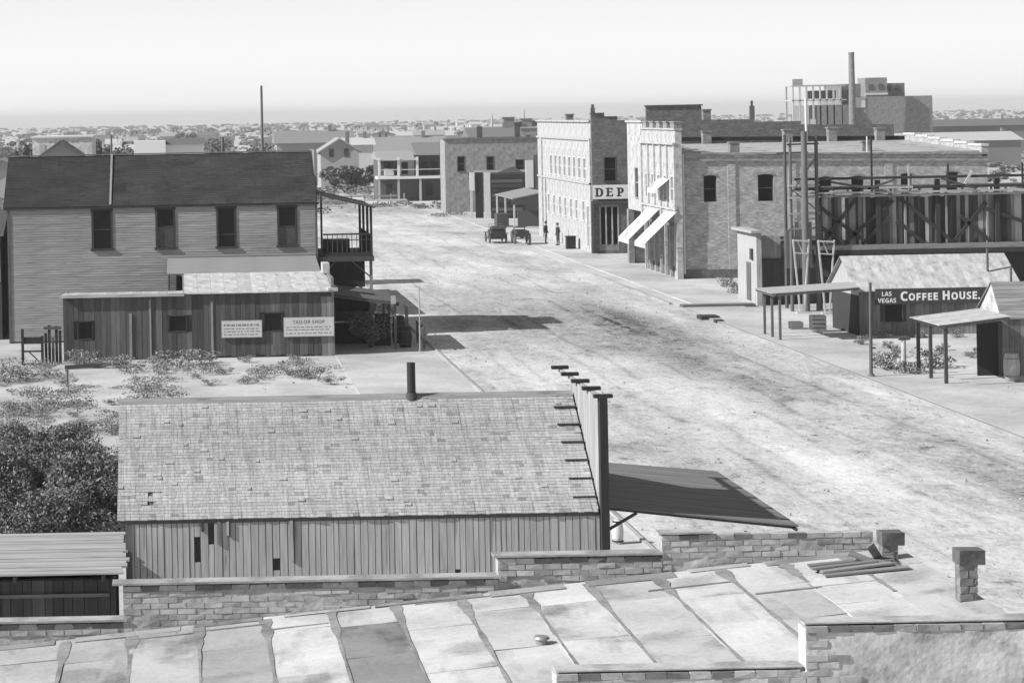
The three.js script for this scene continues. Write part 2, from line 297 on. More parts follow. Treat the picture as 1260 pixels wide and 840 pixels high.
// ---------------------------------------------------------------- brick building in the foreground: roof, two stepped parapets, chimneys
{
  const b = thing('brick_roof_building', 'low brick building in the foreground with pale felt roof and stepped parapets', 'building', [2.5, 0, 23.5]);
  const Yr = (x) => 5.24 + .092 * x;
  const mortar = M(.52, T.mott, { bump: .03 });
  part(b, 'wall', [bx(-3.4, 7.6, 0, 4.7, 25.72, 26.08), bx(-3.4, 7.6, 0, 4.7, 20.95, 21.3), bx(7.45, 7.85, 0, 5.78, 21.3, 25.72), bx(-3.4, -3.1, 0, 4.7, 21.3, 25.72)], M(.3, T.course));
  part(b, 'roof_deck', prZ([[-3.1, Yr(-3.1) - .2], [7.95, Yr(7.95) - .2], [7.95, Yr(7.95) - .012], [-3.1, Yr(-3.1) - .012]], 21.3, 25.72), M(.2));
  // felt strips laid up the slope, each a sheet of its own, with tarred laps between them
  const seams = [-2.9, -2.2, -1.45, -.7, .05, .8, 1.54, 2.26, 3.0, 3.72, 4.43, 5.2, 5.92, 6.62, 7.3, 7.97];
  const tones = [.60, .66, .55, .68];
  for (let i = 0; i < seams.length - 1; i++) {
    const a = seams[i] + .008, c = seams[i + 1] + .03, lift = .004 + (i % 2) * .004;
    const cuts = [21.3, 21.3 + rr(1.0, 2.2), 25.72 - rr(.35, 1.5), 25.72];
    for (let k = 0; k < 3; k++) part(b, 'felt_sheet', rough(prZ([[a, Yr(a) - .008], [c, Yr(c) - .008], [c, Yr(c) + lift], [a, Yr(a) + lift + .004]], cuts[k] + .006, cuts[k + 1] - .006), .014), M((i === 6 && k < 2) ? .3 : tones[(i * 3 + k * 2) % 4] * (i < 5 ? .8 : 1), T.felt, { bump: .01 }));
  }
  const tar = M(.30, T.mott, { bump: .01 });
  for (let i = 1; i < seams.length - 1; i++) {                    // ragged brush of tar along each lap, wider by the wall
    const pts = [], n = 22, Zn = i > 12 ? rr(23.4, 24.2) : 21.35, Zf = 25.6;
    for (let s = 0; s <= n; s++) { const Z = Zn + (Zf - Zn) * s / n; pts.push([Z, .010 + .022 * vn(s * 1.1, i * 3.1) * vn(s * .4, i * 7.3) * 1.6 + .06 * smooth(24.3, 25.3, Z) * (.3 + vn(s * .9, i * 5.7))]); }
    const pos = []; const X = seams[i] + .02;
    for (let s = 0; s < n; s++) { const [za, wa] = pts[s], [zb, wb] = pts[s + 1], y = Yr(X) + .016; const q = (x, z) => [x, y + .092 * (x - X), -z];
      pos.push(...q(X - wa, za), ...q(X + wa, za), ...q(X + wb, zb), ...q(X - wa, za), ...q(X + wb, zb), ...q(X - wb, zb)); }
    const g = new THREE.BufferGeometry(); g.setAttribute('position', new THREE.Float32BufferAttribute(pos, 3)); g.computeVertexNormals();
    part(b, 'tar_seam', g, tar);
  }
  for (const [xa, xb, Z] of [[.0, .8, 25.35], [.82, 1.5, 25.05], [2.5, 3.7, 25.5], [5.0, 5.9, 24.9], [6.0, 6.7, 24.2], [-.7, .02, 25.3]]) part(b, 'tar_seam', prZ([[xa, Yr(xb) - .06], [xb, Yr(xb)], [xb, Yr(xb) + .02], [xa, Yr(xa) + .02]].map(([x, y], k) => [x, k < 2 ? Yr(x) + .002 : Yr(x) + .022]), Z, Z + rr(.02, .04)), tar);
  for (let x = -3, i = 0; x < 7.5; i++) { const w = rr(.5, 1.5), xe = Math.min(x + w, 7.6); part(b, 'flashing', rough(prZ([[x, Yr(x) + .012], [xe, Yr(xe) + .012], [xe, Yr(xe) + .022], [x, Yr(x) + .022]], 25.55 + rr(-.12, .08), 25.7), .012), M([.34, .42, .3, .46][i % 4], T.felt)); x = xe + rr(0, .25); }

  // stepped parapets: a mortared core and single bricks proud of it
  const steps = [[-3.4, -.78, 5.30], [-.78, 3.47, 5.71], [3.47, 5.33, 5.94], [5.33, 7.72, 6.17]];
  const lumpy = (x0, x1, y0, y1, Z0, Z1, amp) => {       // trowelled face: a fine grid pushed in and out
    const g = new THREE.BoxGeometry(x1 - x0, y1 - y0, Z1 - Z0, Math.ceil((x1 - x0) / .06), Math.ceil((y1 - y0) / .05), 3); g.translate((x0 + x1) / 2, (y0 + y1) / 2, -(Z0 + Z1) / 2);
    const p = g.attributes.position; for (let i = 0; i < p.count; i++) { const x = p.getX(i), y = p.getY(i), z = p.getZ(i), n = fbm(x * 4.2, y * 9 + Z0, 256, 256, 4) - .5, e = fbm(x * 5 + 40, z * 6, 256, 256, 3) - .5; if (z > -(Z0 + .02)) p.setZ(i, z + n * amp); if (y > y1 - .01) p.setY(i, y + e * amp * .7); }
    g.computeVertexNormals(); return clean(g); };
  const farP = part(b, 'parapet', steps.map(([a, c, y]) => lumpy(a, c, 4.7, y - .03, 25.735, 25.95, .03)), mortar);
  part(farP, 'coping', [bx(-3.4, -.74, 5.31, 5.335, 25.70, 25.93), bx(-.9, 3.5, 5.72, 5.745, 25.69, 25.93), bx(3.42, 5.34, 5.95, 5.975, 25.70, 25.93), bx(5.29, 5.9, 6.18, 6.2, 25.70, 25.9)], M(.42, T.mott), { label: 'thin pale coping' });
  const nSteps = [[3.35, 5.66, 5.80], [5.66, 8.1, 6.2]];
  const nearP = part(b, 'parapet', nSteps.map(([a, c, y]) => lumpy(a, c, 4.6, y - .03, 21.0, 21.25, .02)), M(.66, T.mott, { bump: .03 }));
  part(nearP, 'coping', [bx(3.35, 5.64, 5.802, 5.815, 21.02, 21.26), bx(5.66, 8.1, 6.202, 6.214, 21.02, 21.26)], M(.5, T.mott));
  const bl = .205, bh = .066, cand = [];
  const lay = (parent, x0, x1, y0, y1, Zf, near) => {
    for (let r = 0, y = y1 - bh; y > y0; y -= bh, r++) for (let x = x0 - (r % 2) * bl * .5; x < x1 - .02; x += bl) {
      const xa = Math.max(x, x0) + .005, xb = Math.min(x + bl, x1) - .005; if (xb - xa < .05) continue;
      const smear = fbm(xa * 1.6 + (near ? 9 : 0), y * 5, 256, 256, 3);           // lime smeared over some of the courses
      if (near && r > 0 && xa > 5.6 && !(xa < 6.0 && (r * 7) % 3 > 0) && smear > .36) continue;
      if (r > 0 && smear > .58 && !(xa > 7.2 && !near)) continue;
      cand.push({ parent, xa, xb, y, Zf, r, near });
    }
  };
  lay(nearP, 5.66, 8.1, 5.2, 6.19, 21.0, true); lay(nearP, 3.35, 5.66, 5.2, 5.79, 21.0, true);
  steps.forEach(([a, c, y]) => lay(farP, a, c, Math.max(4.8, Yr(Math.max(a, -1)) - .02), y - .005, 25.735, false));
  const bt = [.42, .48, .54, .58, .5], stuff = [[], []]; let made = 0;
  cand.sort((p, q) => (q.near - p.near) || (p.r - q.r));
  for (const c of cand) {
    const dark = c.r === 0 && R() < .5, prud = .006 + rr(0, .007), hh = bh - .008;
    const g = rough(bx(c.xa, c.xb, c.y + .004, c.y + .004 + hh, c.Zf - prud, c.Zf + .06), .009);
    if (made < 300) { part(c.parent, 'brick', g, M(dark ? .2 : bt[Math.floor(R() * 5)], T.mott, { bump: .01 })); made++; } else stuff[c.near ? 0 : 1].push(g);
  }
  stuff.forEach((s, k) => { if (s.length) part(k ? farP : nearP, 'bricks', s, M(.5, T.mott, { bump: .01 }), { kind: 'stuff' }); });
  // two brick stub piers on the front edge of the roof
  const pier = (x, Z, h, w) => {
    const y0 = Yr(x) - .06, p = part(b, 'chimney', bx(x - w / 2, x + w / 2, y0, y0 + h, Z - w / 2, Z + w / 2), M(.2, T.course));
    const n = Math.round(h / .07); for (let k = 0; k < n; k++) { const y = y0 + k * h / n, o = (k % 2) * .05; part(p, 'brick', rough(bx(x - w / 2 - .01, x - .004 + o, y + .002, y + h / n - .002, Z - w / 2 - .012, Z), .012), M([.24, .28][k % 2], T.mott)); part(p, 'brick', rough(bx(x + .004 + o, x + w / 2 + .01, y + .002, y + h / n - .002, Z - w / 2 - .012, Z), .012), M([.24, .28][(k + 1) % 2], T.mott)); }
    part(p, 'cap', lumpy(x - w / 2 - .015, x + w / 2 + .085, y0 + h - .01, y0 + h + .135, Z - w / 2 - .03, Z + w / 2 + .03, .03), M(.14, T.mott, { bump: .02 }));
  };
  pier(7.72, 25.2, .24, .15); pier(7.83, 23.0, .45, .16);
}
{ // loose roofing boards lying by the piers, and a tin vent cap
  const t = thing('board_pile', 'loose pile of grey boards lying on the pale felt roof', 'boards', [7.2, 5.24 + .092 * 7.2, 24.9]);
  const q = rng(5);
  for (let i = 0; i < 7; i++) { const x0 = 6.75 + q() * .15, Z = 24.62 + i * .085, y = 5.24 + .092 * 7.2 + .035 + (i % 2) * .022; part(t, 'board', bar([x0, y - .03, Z], [x0 + .75 + q() * .2, y + .05, Z + (q() - .5) * .12], .02, .1, 0), M([.24, .3, .2][i % 3], T.wood), { swap: true }); }
  for (const [xa, za, xb, zb, h] of [[7.42, 24.85, 7.62, 25.1, .28], [7.5, 24.8, 7.82, 24.7, .1], [7.25, 25.05, 7.6, 24.9, .16]]) part(t, 'board', bar([xa, 5.24 + .092 * 7.2 + h, za], [xb, 5.24 + .092 * 7.2 + .03, zb], .02, .09), M(.22, T.wood), { swap: true });
  const v = thing('roof_vent', 'small round tin vent cap beside a tarred seam on the felt roof', 'vent', [3.55, 5.24 + .092 * 3.55, 23.15]);
  part(v, 'pipe', rod([3.55, 5.54, 23.15], [3.55, 5.63, 23.15], .06), M(.3, null, { metal: .4, rough: .5 }));
  part(v, 'cap', rod([3.55, 5.625, 23.15], [3.55, 5.65, 23.15], .085, .07, 16), M(.28, null, { metal: .4, rough: .55 }));
}

// ---------------------------------------------------------------- shingled board building with a false front
{
  const b = thing('shingled_building', 'long low board building with shingle roof and tall dark false front', 'building', [3.2, 0, 45.9]);
  const x0 = -1.2, x1 = 7.7, Zn = 42.8, Zf = 48.9, Zr = 45.55, ye = 3.46, yr = 5.36;
  part(b, 'wall', [bx(x0, x1, 0, ye - .02, Zn, Zn + .06), bx(x0, x1, 0, ye - .3, Zf - .06, Zf), prX([[Zn + .06, 0], [Zf - .06, 0], [Zf - .06, ye - .3], [Zr, yr - .12], [Zn + .06, ye - .1]], x0, x0 + .06)], M(.05, T.wood));
  const gaps = [[.08, .12, 2.62, 3.1], [.40, .44, 2.95, 3.5], [1.62, 1.66, 2.44, 2.67], [5.0, 5.04, 2.32, 2.4]];
  boardsZ(b, x0, x1, 0, ye - .06, Zn, .125, [.47, .50, .48, .52, .49, .54], { holes: gaps });
  for (const [xa, xb, ya, yb, t] of [[.5, .56, 2.95, 3.38, .2], [.2, .25, 3.2, 3.38, .05], [1.86, 1.925, 2.62, 3.38, .5], [1.935, 1.955, 2.58, 3.38, .06], [.67, .72, 3.12, 3.38, .46], [.73, .75, 3.1, 3.38, .06]]) part(b, 'board', bx(xa, xb, ya, yb, Zn - .065, Zn - .04), M(t, T.wood), { label: 'loose board hanging on the wall' });
  part(b, 'corner_board', [bx(x0 - .03, x0 + .09, 0, ye - .04, Zn - .05, Zn - .002)], M(.14, T.wood));
  // roof: boarding, shingles on both slopes, ridge boards
  part(b, 'roof_deck', prX([[Zn - .045, ye - .1], [Zn - .045, ye - .03], [Zr, yr - .05], [Zf + .2, ye - .3], [Zf + .2, ye - .38], [Zr, yr - .13]], x0 - .16, x1 - .02), M(.12, T.wood));
  const shM = M(.46, T.wood, { vc: 1, bump: .004 });
  part(b, 'shingles', shingleSlope(x0 - .18, x1 - .015, Zn - .07, ye - .03, Zr, yr - .02, .084, .115, { tone: (x, s) => .86 + .28 * fbm(x * .8 + 3, s * .8, 256, 256, 3), skip: (x, r) => (x > -.95 && x < -.62 && r > 3 && r < 9 && P2[Math.floor(x * 91 + r * 77) & 65535] < .4) }), shM, { kind: 'stuff' });
  part(b, 'shingles', shingleSlope(x0 - .18, x1 - .015, Zf + .24, ye - .32, Zr, yr - .02, .128, .16), shM, { kind: 'stuff' });
  part(b, 'ridge_board', prX([[Zr - .12, yr - .10], [Zr, yr - .005], [Zr + .12, yr - .10], [Zr + .12, yr - .08], [Zr, yr + .02], [Zr - .12, yr - .08]], x0 - .19, x1 - .02), M(.3, T.wood), { swap: true });
  const sp = part(b, 'stovepipe', rod([4.47, yr - .3, 45.5], [4.47, 6.0, 45.5], .085, .085, 14), M(.02, null, { rough: .6 }));
  part(sp, 'collar', rod([4.47, yr - .1, 45.5], [4.47, yr + .04, 45.5], .13, .1, 14), M(.06));
  // false front: boarded near half, open studs beyond, cornice blocks along the top
  const ff = part(b, 'false_front', [bx(7.71, 7.86, 0, 5.60, 42.62, 42.84)], M(.03, T.wood), { label: 'dark end post of the false front' });
  for (let z = 42.85, i = 0; z < 46.0; z += .2, i++) part(ff, 'board', bx(7.72, 7.76, 0, 5.56, z, Math.min(z + .19, 46.05)), M([.42, .46, .39][i % 3], T.wood, { bump: .004 }));
  part(ff, 'board', bx(7.72, 7.76, 0, 3.2, 46.06, 49.2), M(.36, T.wood));
  part(ff, 'top_rail', bx(7.78, 7.85, 5.5, 5.57, 42.85, 47.72), M(.4, T.wood));
  for (let k = 0; k < 5; k++) { const z = 42.66 + k * 1.22; part(ff, 'cornice_block', bx(7.62, 7.97, 5.575, 5.64, z, z + .16), M(.03, T.wood), { label: 'dark block on the cornice' }); }
  for (let k = 0; k < 6; k++) { const s = (k + .6) / 6.6, z = Zn + (Zr - Zn) * s, y = ye + (yr - ye) * s; part(ff, 'cleat', bx(7.25, 7.7, y + .02, y + .05, z - .03, z + .03), M(.06, T.wood)); }
  // boarded awning over the sidewalk
  const aw = part(b, 'awning', [bar([7.88, 3.45, 43.0], [11.45, 3.02, 43.0], .05, .05), bar([7.88, 3.37, 49.3], [11.45, 3.02, 49.3], .05, .05), bar([11.43, 3.0, 42.9], [11.43, 3.0, 49.4], .05, .05)], M(.06, T.wood));
  for (let z = 42.92, i = 0; z < 49.35; z += .2, i++) { const f = (z - 42.9) / 6.5; part(aw, 'board', bar([7.87, 3.49 - .08 * f, z + .09], [11.48, 3.06, z + .09], .03, .185), M([.20, .23, .18, .21][i % 4], T.wood, { bump: .006 }), { swap: true }); }
  for (const z of [43.3, 46.1, 49.0]) part(aw, 'bracket', bar([7.88, 2.95, z], [8.5, 3.3, z], .05, .05), M(.1, T.wood));
}
{
  const kx = 10.78, kz = 57.4, k = thing('keg', 'white keg with dark hoops standing on the sidewalk by the false front', 'keg', [kx, .03, kz]);
  const pr = [[0, 0], [.11, 0], [.14, .16], [.15, .29], [.13, .45], [.1, .6], [0, .6]].map((p) => new THREE.Vector2(...p));
  const lg = clean(new THREE.LatheGeometry(pr, 16)); lg.translate(kx, .03, -kz); part(k, 'body', lg, M(.7, T.wood));
  for (const [y, rad] of [[.07, .13], [.56, .115]]) { const tg = clean(new THREE.TorusGeometry(rad, .02, 6, 18)); tg.rotateX(Math.PI / 2); tg.translate(kx, y + .03, -kz); part(k, 'hoop', tg, M(.03)); }
}
// ---------------------------------------------------------------- small shed, bottom left
{
  const b = thing('lean_to_shed', 'small plank roofed lean-to shed in the lower left corner', 'shed', [-3.6, 0, 43]);
  part(b, 'wall', [bx(-6.2, -1.42, 0, 2.66, 41.3, 41.36), bx(-6.2, -1.42, 0, 2.8, 44.2, 44.26), bx(-1.48, -1.42, 0, 2.6, 41.36, 44.2), bx(-6.2, -6.14, 0, 2.6, 41.36, 44.2)], M(.06, T.wood));
  boardsZ(b, -6.2, -1.42, 0, 2.64, 41.29, .2, [.07, .09, .06, .12, .08]);
  part(b, 'rail', bx(-6.2, -1.5, 2.34, 2.4, 41.2, 41.25), M(.2, T.wood), { swap: true });
  for (let i = 0; i < 14; i++) { const s = i / 14, z = 41.0 + s * 3.4; part(b, 'roof_board', bx(-6.3 , -1.2 + rr(-.12, .06), 2.78 + s * .12, 2.812 + s * .12 + (i % 3) * .004, z, z + .25), M([.42, .45, .40, .47, .43][i % 5], T.wood, { bump: .01 }), { swap: true }); }
  part(b, 'rafter', [-6, -4.6, -3.2, -1.6].map((x) => bar([x, 2.70, 41.05], [x, 2.82, 44.3], .06, .1)), M(.1, T.wood));
}

// ---------------------------------------------------------------- tailor's shed
{
  const b = thing('board_shed', 'low dark board shed with two painted signs in front of the two-storey building', 'shed', [.5, 0, 105.6]);
  const Zn = 103.5, x0 = -5.62, x1 = 6.66;
  const holes = [[-.84, 0, 1.22, 1.98], [3.49, 4.36, 1.18, 2.04], [-4.98, -4.26, .95, 1.8]];
  part(b, 'wall', [prZ(rect(x0, x1, 0, 2.9), Zn, Zn + .05, holes.map((h) => rect(...h))), bx(x0, x0 + .05, 0, 2.8, Zn + .05, 107.6), bx(x0, x1, 0, 2.7, 107.6, 107.66)], M(.06, T.wood));
  boardsZ(b, x0, x1 - .55, 0, 2.88, Zn - .001, .24, [.085, .11, .14, .10, .18, .12, .075], { holes, ragged: .12 });
  boardsZ(b, x1 - .55, x1, 0, 2.7, Zn - .001, .3, [.30, .24, .36], {});
  for (const [xa, xb, y0, y1] of [[-2.62, -2.5, .02, 2.1], [1.1, 1.2, .1, 2.6], [-1.7, -1.62, .1, 2.7]]) part(b, 'batten', bx(xa, xb, y0, y1, Zn - .07, Zn - .042), M(.34, T.wood));
  for (const h of holes) { const w = part(b, 'window', [bx(h[0], h[0] + .05, h[2], h[3], Zn - .05, Zn + .05), bx(h[1] - .05, h[1], h[2], h[3], Zn - .05, Zn + .05), bx(h[0], h[1], h[3] - .05, h[3], Zn - .05, Zn + .05), bx(h[0], h[1], h[2], h[2] + .05, Zn - .05, Zn + .05)], M(.05, T.wood)); part(w, 'pane', bx(h[0] + .05, h[1] - .05, h[2] + .05, h[3] - .05, Zn + .02, Zn + .03), glass); }
  // roof: flat boards on the left, a taller pale pitch on the right
  for (let i = 0; i < 14; i++) { const xa = x0 - .1 + i * .405; part(b, 'roof_board', prX([[Zn - .2, 2.90], [107.7, 2.72], [107.7, 2.77], [Zn - .2, 2.98]], xa, xa + .395), M([.5, .56, .46][i % 3], T.wood, { bump: .006 })); }
  part(b, 'fascia', bx(x0 - .1, -.1, 2.86, 3.0, Zn - .24, Zn - .2), M(.55, T.wood), { swap: true });
  for (let i = 0; i < 11; i++) { const xa = -.1 + i * .62; part(b, 'roof_sheet', prX([[Zn - .2, 2.93], [108.0, 3.52], [108.0, 3.56], [Zn - .2, 2.98]], xa, xa + .612), M([.6, .56, .63][i % 3], T.mott, { bump: .004 })); }
  part(b, 'gable_end', prX([[Zn, 2.9], [107.9, 2.7], [107.9, 3.5], [Zn, 2.94]], -.16, -.11), M(.3, T.wood));
  part(b, 'front_wall', [bx(6.6, 6.72, 0, 3.55, 103.46, 107.6)], M(.22, T.wood));
  part(b, 'false_front_cap', [bx(6.42, 6.74, 3.55, 4.0, 106.6, 107.9), bx(6.45, 6.9, 2.95, 3.1, 103.3, 105)], M(.6, T.mott));
  part(b, 'lean_to', [prX([[108.05, 3.50], [111.93, 3.98], [111.93, 4.05], [108.05, 3.57]], -.9, 6.4)], M(.3, T.wood, { bump: .02 }), { swap: true });
  part(b, 'lean_to_wall', [bx(-.85, -.79, 0, 3.55, 108.1, 111.9)], M(.12, T.wood));
  // sidewalk canopy
  const c = part(b, 'canopy', [bar([6.72, 2.62, 104.55], [9.75, 2.2, 104.55], .08, .1), bar([6.72, 2.62, 111], [9.75, 2.2, 111], .08, .1), bar([9.72, 2.18, 104.5], [9.72, 2.18, 111], .1, .1)], M(.1, T.wood));
  for (let z = 104.5, i = 0; z < 111; z += .36, i++) part(c, 'board', bar([6.74, 2.72, z + .18], [9.8, 2.27, z + .18], .03, .34), M([.12, .1, .14][i % 3], T.wood), { swap: true });
  for (const z of [104.7, 107.8, 110.8]) part(c, 'post', bx(9.55, 9.66, .12, 2.18, z - .05, z + .05), M(.12, T.wood));
  part(c, 'signboard', bx(9.4, 9.62, 2.22, 2.6, 104.42, 104.46), M(.5, T.mott));
  part(b, 'counter', bx(7.0, 8.6, .04, 1.0, 108.3, 108.9), M(.03, T.wood)); part(b, 'counter', bx(8.2, 9.3, .04, .9, 110, 110.5), M(.03, T.wood)); part(b, 'side_screen', bx(6.74, 8.9, 1.35, 2.4, 110.9, 110.96), M(.03, T.wood)); part(b, 'show_case', bx(8.9, 9.6, .04, 1.5, 107.2, 107.8), M(.03, T.wood));
}
{ // the two painted boards on the shed
  const paint = (ctx, w, h, head) => {
    ctx.fillStyle = '#c9c9c9'; ctx.fillRect(0, 0, w, h); ctx.strokeStyle = '#8d8d8d'; ctx.lineWidth = 5; ctx.strokeRect(4, 4, w - 8, h - 8);
    ctx.fillStyle = '#555'; ctx.textAlign = 'center'; ctx.textBaseline = 'middle';
    if (head) { ctx.font = 'bold 64px sans-serif'; ctx.fillText(head, w / 2, h * .25, w * .92); }
    const q = rng(head ? 3 : 8); ctx.fillStyle = '#777';
    for (const y of head ? [.52, .66, .84] : [.26, .5, .66, .84]) for (let x = 30; x < w - 60;) { const l = 16 + q() * 40; ctx.fillRect(x, y * h - 8 - q() * 3, l, !head && y < .3 ? 26 : 13); x += l + 8 + q() * 12; }
    wear(ctx, w, h, head ? 5 : 6, 1200);
  };
  const a = thing('painted_sign', 'wide pale sign lettered tailor shop on the dark shed', 'sign', [5.55, .91, 103.38]);
  part(a, 'board', bx(4.4, 6.7, .91, 1.79, 103.36, 103.42), M(.45, T.mott)); signZ(a, 4.4, 6.7, .91, 1.79, 103.357, canvasTex(640, 246, (c, w, h) => paint(c, w, h, 'TAILOR SHOP')));
  const c = thing('painted_sign', 'smaller pale sign with faded print left of the square shed window', 'sign', [2.5, .9, 103.38]);
  part(c, 'board', bx(1.57, 3.42, .92, 1.70, 103.36, 103.42), M(.45, T.mott)); signZ(c, 1.57, 3.42, .92, 1.70, 103.357, canvasTex(512, 216, (x, w, h) => paint(x, w, h, null)));
}

// ---------------------------------------------------------------- two-storey clapboard building with a balcony
{
  const b = thing('clapboard_building', 'two-storey grey clapboard building with dark roof and street balcony', 'building', [-1, 0, 116]);
  const Zn = 112, Zf = 120, x0 = -8.72, x1 = 6.5, ye = 6.62;
  const W = [[-4.55, -3.62], [-1.40, -.53], [1.60, 2.48], [4.60, 5.48]].map(([a, c]) => [a, c, 4.58, 6.45]);
  part(b, 'wall', [prZ(rect(x0, x1, 0, ye), Zn, Zn + .12, W.map((h) => rect(...h))), bx(x0, x1, 0, ye, Zf - .12, Zf), bx(x0, x0 + .12, 0, ye, Zn + .12, Zf - .12), bx(x1 - .12, x1, 0, ye, Zn + .12, Zf - .12)], M(.12, T.wood));
  part(b, 'siding', clap(x0, x1, .1, ye - .02, Zn - .001, .125, W.map((h) => [h[0] - .05, h[1] + .05, h[2] - .06, h[3] + .05])), M(.37, T.wood, { vc: 1, bump: .002 }), { kind: 'stuff', swap: true });
  W.forEach((h, i) => winZ(b, ...h, Zn - .02, { tone: .05, w: .09, d: .12, up: i === 1 ? .1 : i === 2 ? -.35 : 0, lower: i === 1 || i === 3 ? M(.07, T.mott, { rough: .5 }) : glass }));
  part(b, 'corner_board', [bx(x0 - .03, x0 + .1, 0, ye, Zn - .05, Zn - .002), bx(x1 - .08, x1 + .03, 0, ye, Zn - .05, Zn - .002)], M(.13, T.wood));
  part(b, 'eave_board', bx(x0 - .2, x1 + .1, ye - .06, ye + .05, Zn - .11, Zn - .085), M(.05, T.wood));
  part(b, 'gable_wall', [prX([[Zn, ye], [Zf, ye], [116, 9.0]], x0, x0 + .1), prX([[Zn, ye], [Zf, ye], [116, 9.0]], x1 - .1, x1)], M(.3, T.wood));
  const rf = part(b, 'roof', prX([[Zn - .08, ye - .02], [Zn - .08, ye + .06], [116, 9.1], [Zf + .3, ye + .06], [Zf + .3, ye - .02], [116, 9.0]], x0 - .2, x1 + .02), M(.04, T.wood));
  const rm = M(.03, T.wood, { vc: 1, bump: .004 });
  part(rf, 'shingles', shingleSlope(x0 - .22, x1 + .03, Zn - .12, ye + .05, 116, 9.1, .2, .3, { tone: (x, s) => (.1 + 1.8 * fbm(x * .9, s * 1.6, 256, 256, 5)) * (x < -3.7 ? .8 : 1.12) }), rm, { kind: 'stuff' });
  part(rf, 'shingles', shingleSlope(x0 - .22, x1 + .03, Zf + .34, ye + .06, 116, 9.1, .2, .3), rm, { kind: 'stuff' });
  part(rf, 'ridge_board', bx(x0 - .22, x1 + .03, 9.12, 9.18, 115.9, 116.1), M(.2, T.wood), { swap: true });
  part(rf, 'seam_batten', bar([-3.66, ye + .12, Zn - .08], [-3.66, 9.16, 115.95], .1, .05), M(.3, T.wood));
  part(b, 'false_front', [bx(x1 + .04, x1 + .16, 6.4, 9.2, 114.0, 118.0)], M(.3, T.wood));
  // balcony
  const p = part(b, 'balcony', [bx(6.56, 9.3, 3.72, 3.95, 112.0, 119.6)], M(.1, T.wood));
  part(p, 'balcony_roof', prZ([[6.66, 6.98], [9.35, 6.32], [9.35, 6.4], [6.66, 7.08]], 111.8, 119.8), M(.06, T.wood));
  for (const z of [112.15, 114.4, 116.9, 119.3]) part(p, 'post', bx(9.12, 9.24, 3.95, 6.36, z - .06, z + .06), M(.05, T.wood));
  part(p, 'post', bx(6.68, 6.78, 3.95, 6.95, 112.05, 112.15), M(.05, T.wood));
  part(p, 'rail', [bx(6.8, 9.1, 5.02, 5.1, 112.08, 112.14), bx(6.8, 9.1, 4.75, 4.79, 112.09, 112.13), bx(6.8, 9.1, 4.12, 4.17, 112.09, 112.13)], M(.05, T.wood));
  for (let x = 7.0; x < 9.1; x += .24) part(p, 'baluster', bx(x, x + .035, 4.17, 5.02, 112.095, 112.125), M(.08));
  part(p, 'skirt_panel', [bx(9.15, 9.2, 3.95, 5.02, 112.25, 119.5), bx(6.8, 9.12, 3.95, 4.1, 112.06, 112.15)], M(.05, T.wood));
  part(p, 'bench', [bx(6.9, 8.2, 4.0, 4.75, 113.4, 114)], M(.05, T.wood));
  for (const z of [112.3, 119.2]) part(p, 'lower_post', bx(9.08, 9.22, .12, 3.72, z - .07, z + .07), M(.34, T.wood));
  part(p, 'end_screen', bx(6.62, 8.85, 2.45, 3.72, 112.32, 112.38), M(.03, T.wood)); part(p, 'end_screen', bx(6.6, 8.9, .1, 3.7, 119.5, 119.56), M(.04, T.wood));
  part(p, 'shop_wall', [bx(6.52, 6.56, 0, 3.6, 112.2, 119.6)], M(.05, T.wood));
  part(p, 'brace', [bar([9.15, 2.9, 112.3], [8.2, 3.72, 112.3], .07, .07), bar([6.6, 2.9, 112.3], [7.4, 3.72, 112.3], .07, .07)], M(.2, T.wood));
}
{
  const b = thing('dark_outbuilding', 'dark wooden outbuilding at the left edge behind the clapboard building', 'building', [-12.2, 0, 117]);
  part(b, 'wall', [bx(-15, -9.25, 0, 5.2, 114, 121)], M(.07, T.wood)); part(b, 'roof', prX([[113.7, 5.2], [117.5, 6.4], [121.3, 5.2]], -15.2, -9.1), M(.08, T.wood));
  for (const y of [4.1, 2.9]) part(b, 'window', bx(-9.9, -9.3, y, y + .7, 113.96, 114.0), M(.5, T.mott));
}
{ // the row beyond the clapboard building, whose fronts shade the street
  const a = thing('row_shop', 'one-storey shop with sidewalk canopy beyond the balcony', 'shop', [1, 0, 131]);
  part(a, 'wall', [bx(-5, 6.5, 0, 3.4, 122.5, 122.6), bx(-5, 6.5, 0, 3.4, 140.4, 140.5), bx(-5, -4.9, 0, 3.4, 122.6, 140.4)], M(.25, T.wood)); part(a, 'roof', bx(-5, 6.4, 3.4, 3.5, 122.5, 140.5), M(.4, T.felt)); part(a, 'false_front', bx(6.5, 6.62, 0, 4.35, 122.5, 140.5), M(.2, T.wood));
  const c = part(a, 'canopy', prZ([[6.64, 2.95], [9.6, 2.4], [9.6, 2.48], [6.64, 3.03]], 122.8, 140), M(.3, T.wood)); for (const z of [123, 128.5, 134, 139.6]) part(c, 'post', bx(9.42, 9.55, .04, 2.4, z, z + .13), M(.15, T.wood));
  const b = thing('tall_row_house', 'two-storey building farther along the left row behind the clapboard building', 'building', [1, 0, 146.5]);
  part(b, 'wall', [bx(-4, 6.5, 0, 6.2, 144.5, 144.6), bx(-4, 6.5, 0, 6.2, 147.9, 148), bx(6.4, 6.5, 0, 6.2, 144.6, 147.9), bx(-4, -3.9, 0, 6.2, 144.6, 147.9)], M(.3, T.wood)); part(b, 'roof', bx(-4.1, 6.6, 6.2, 6.35, 144.4, 148.1), M(.3, T.felt));
}
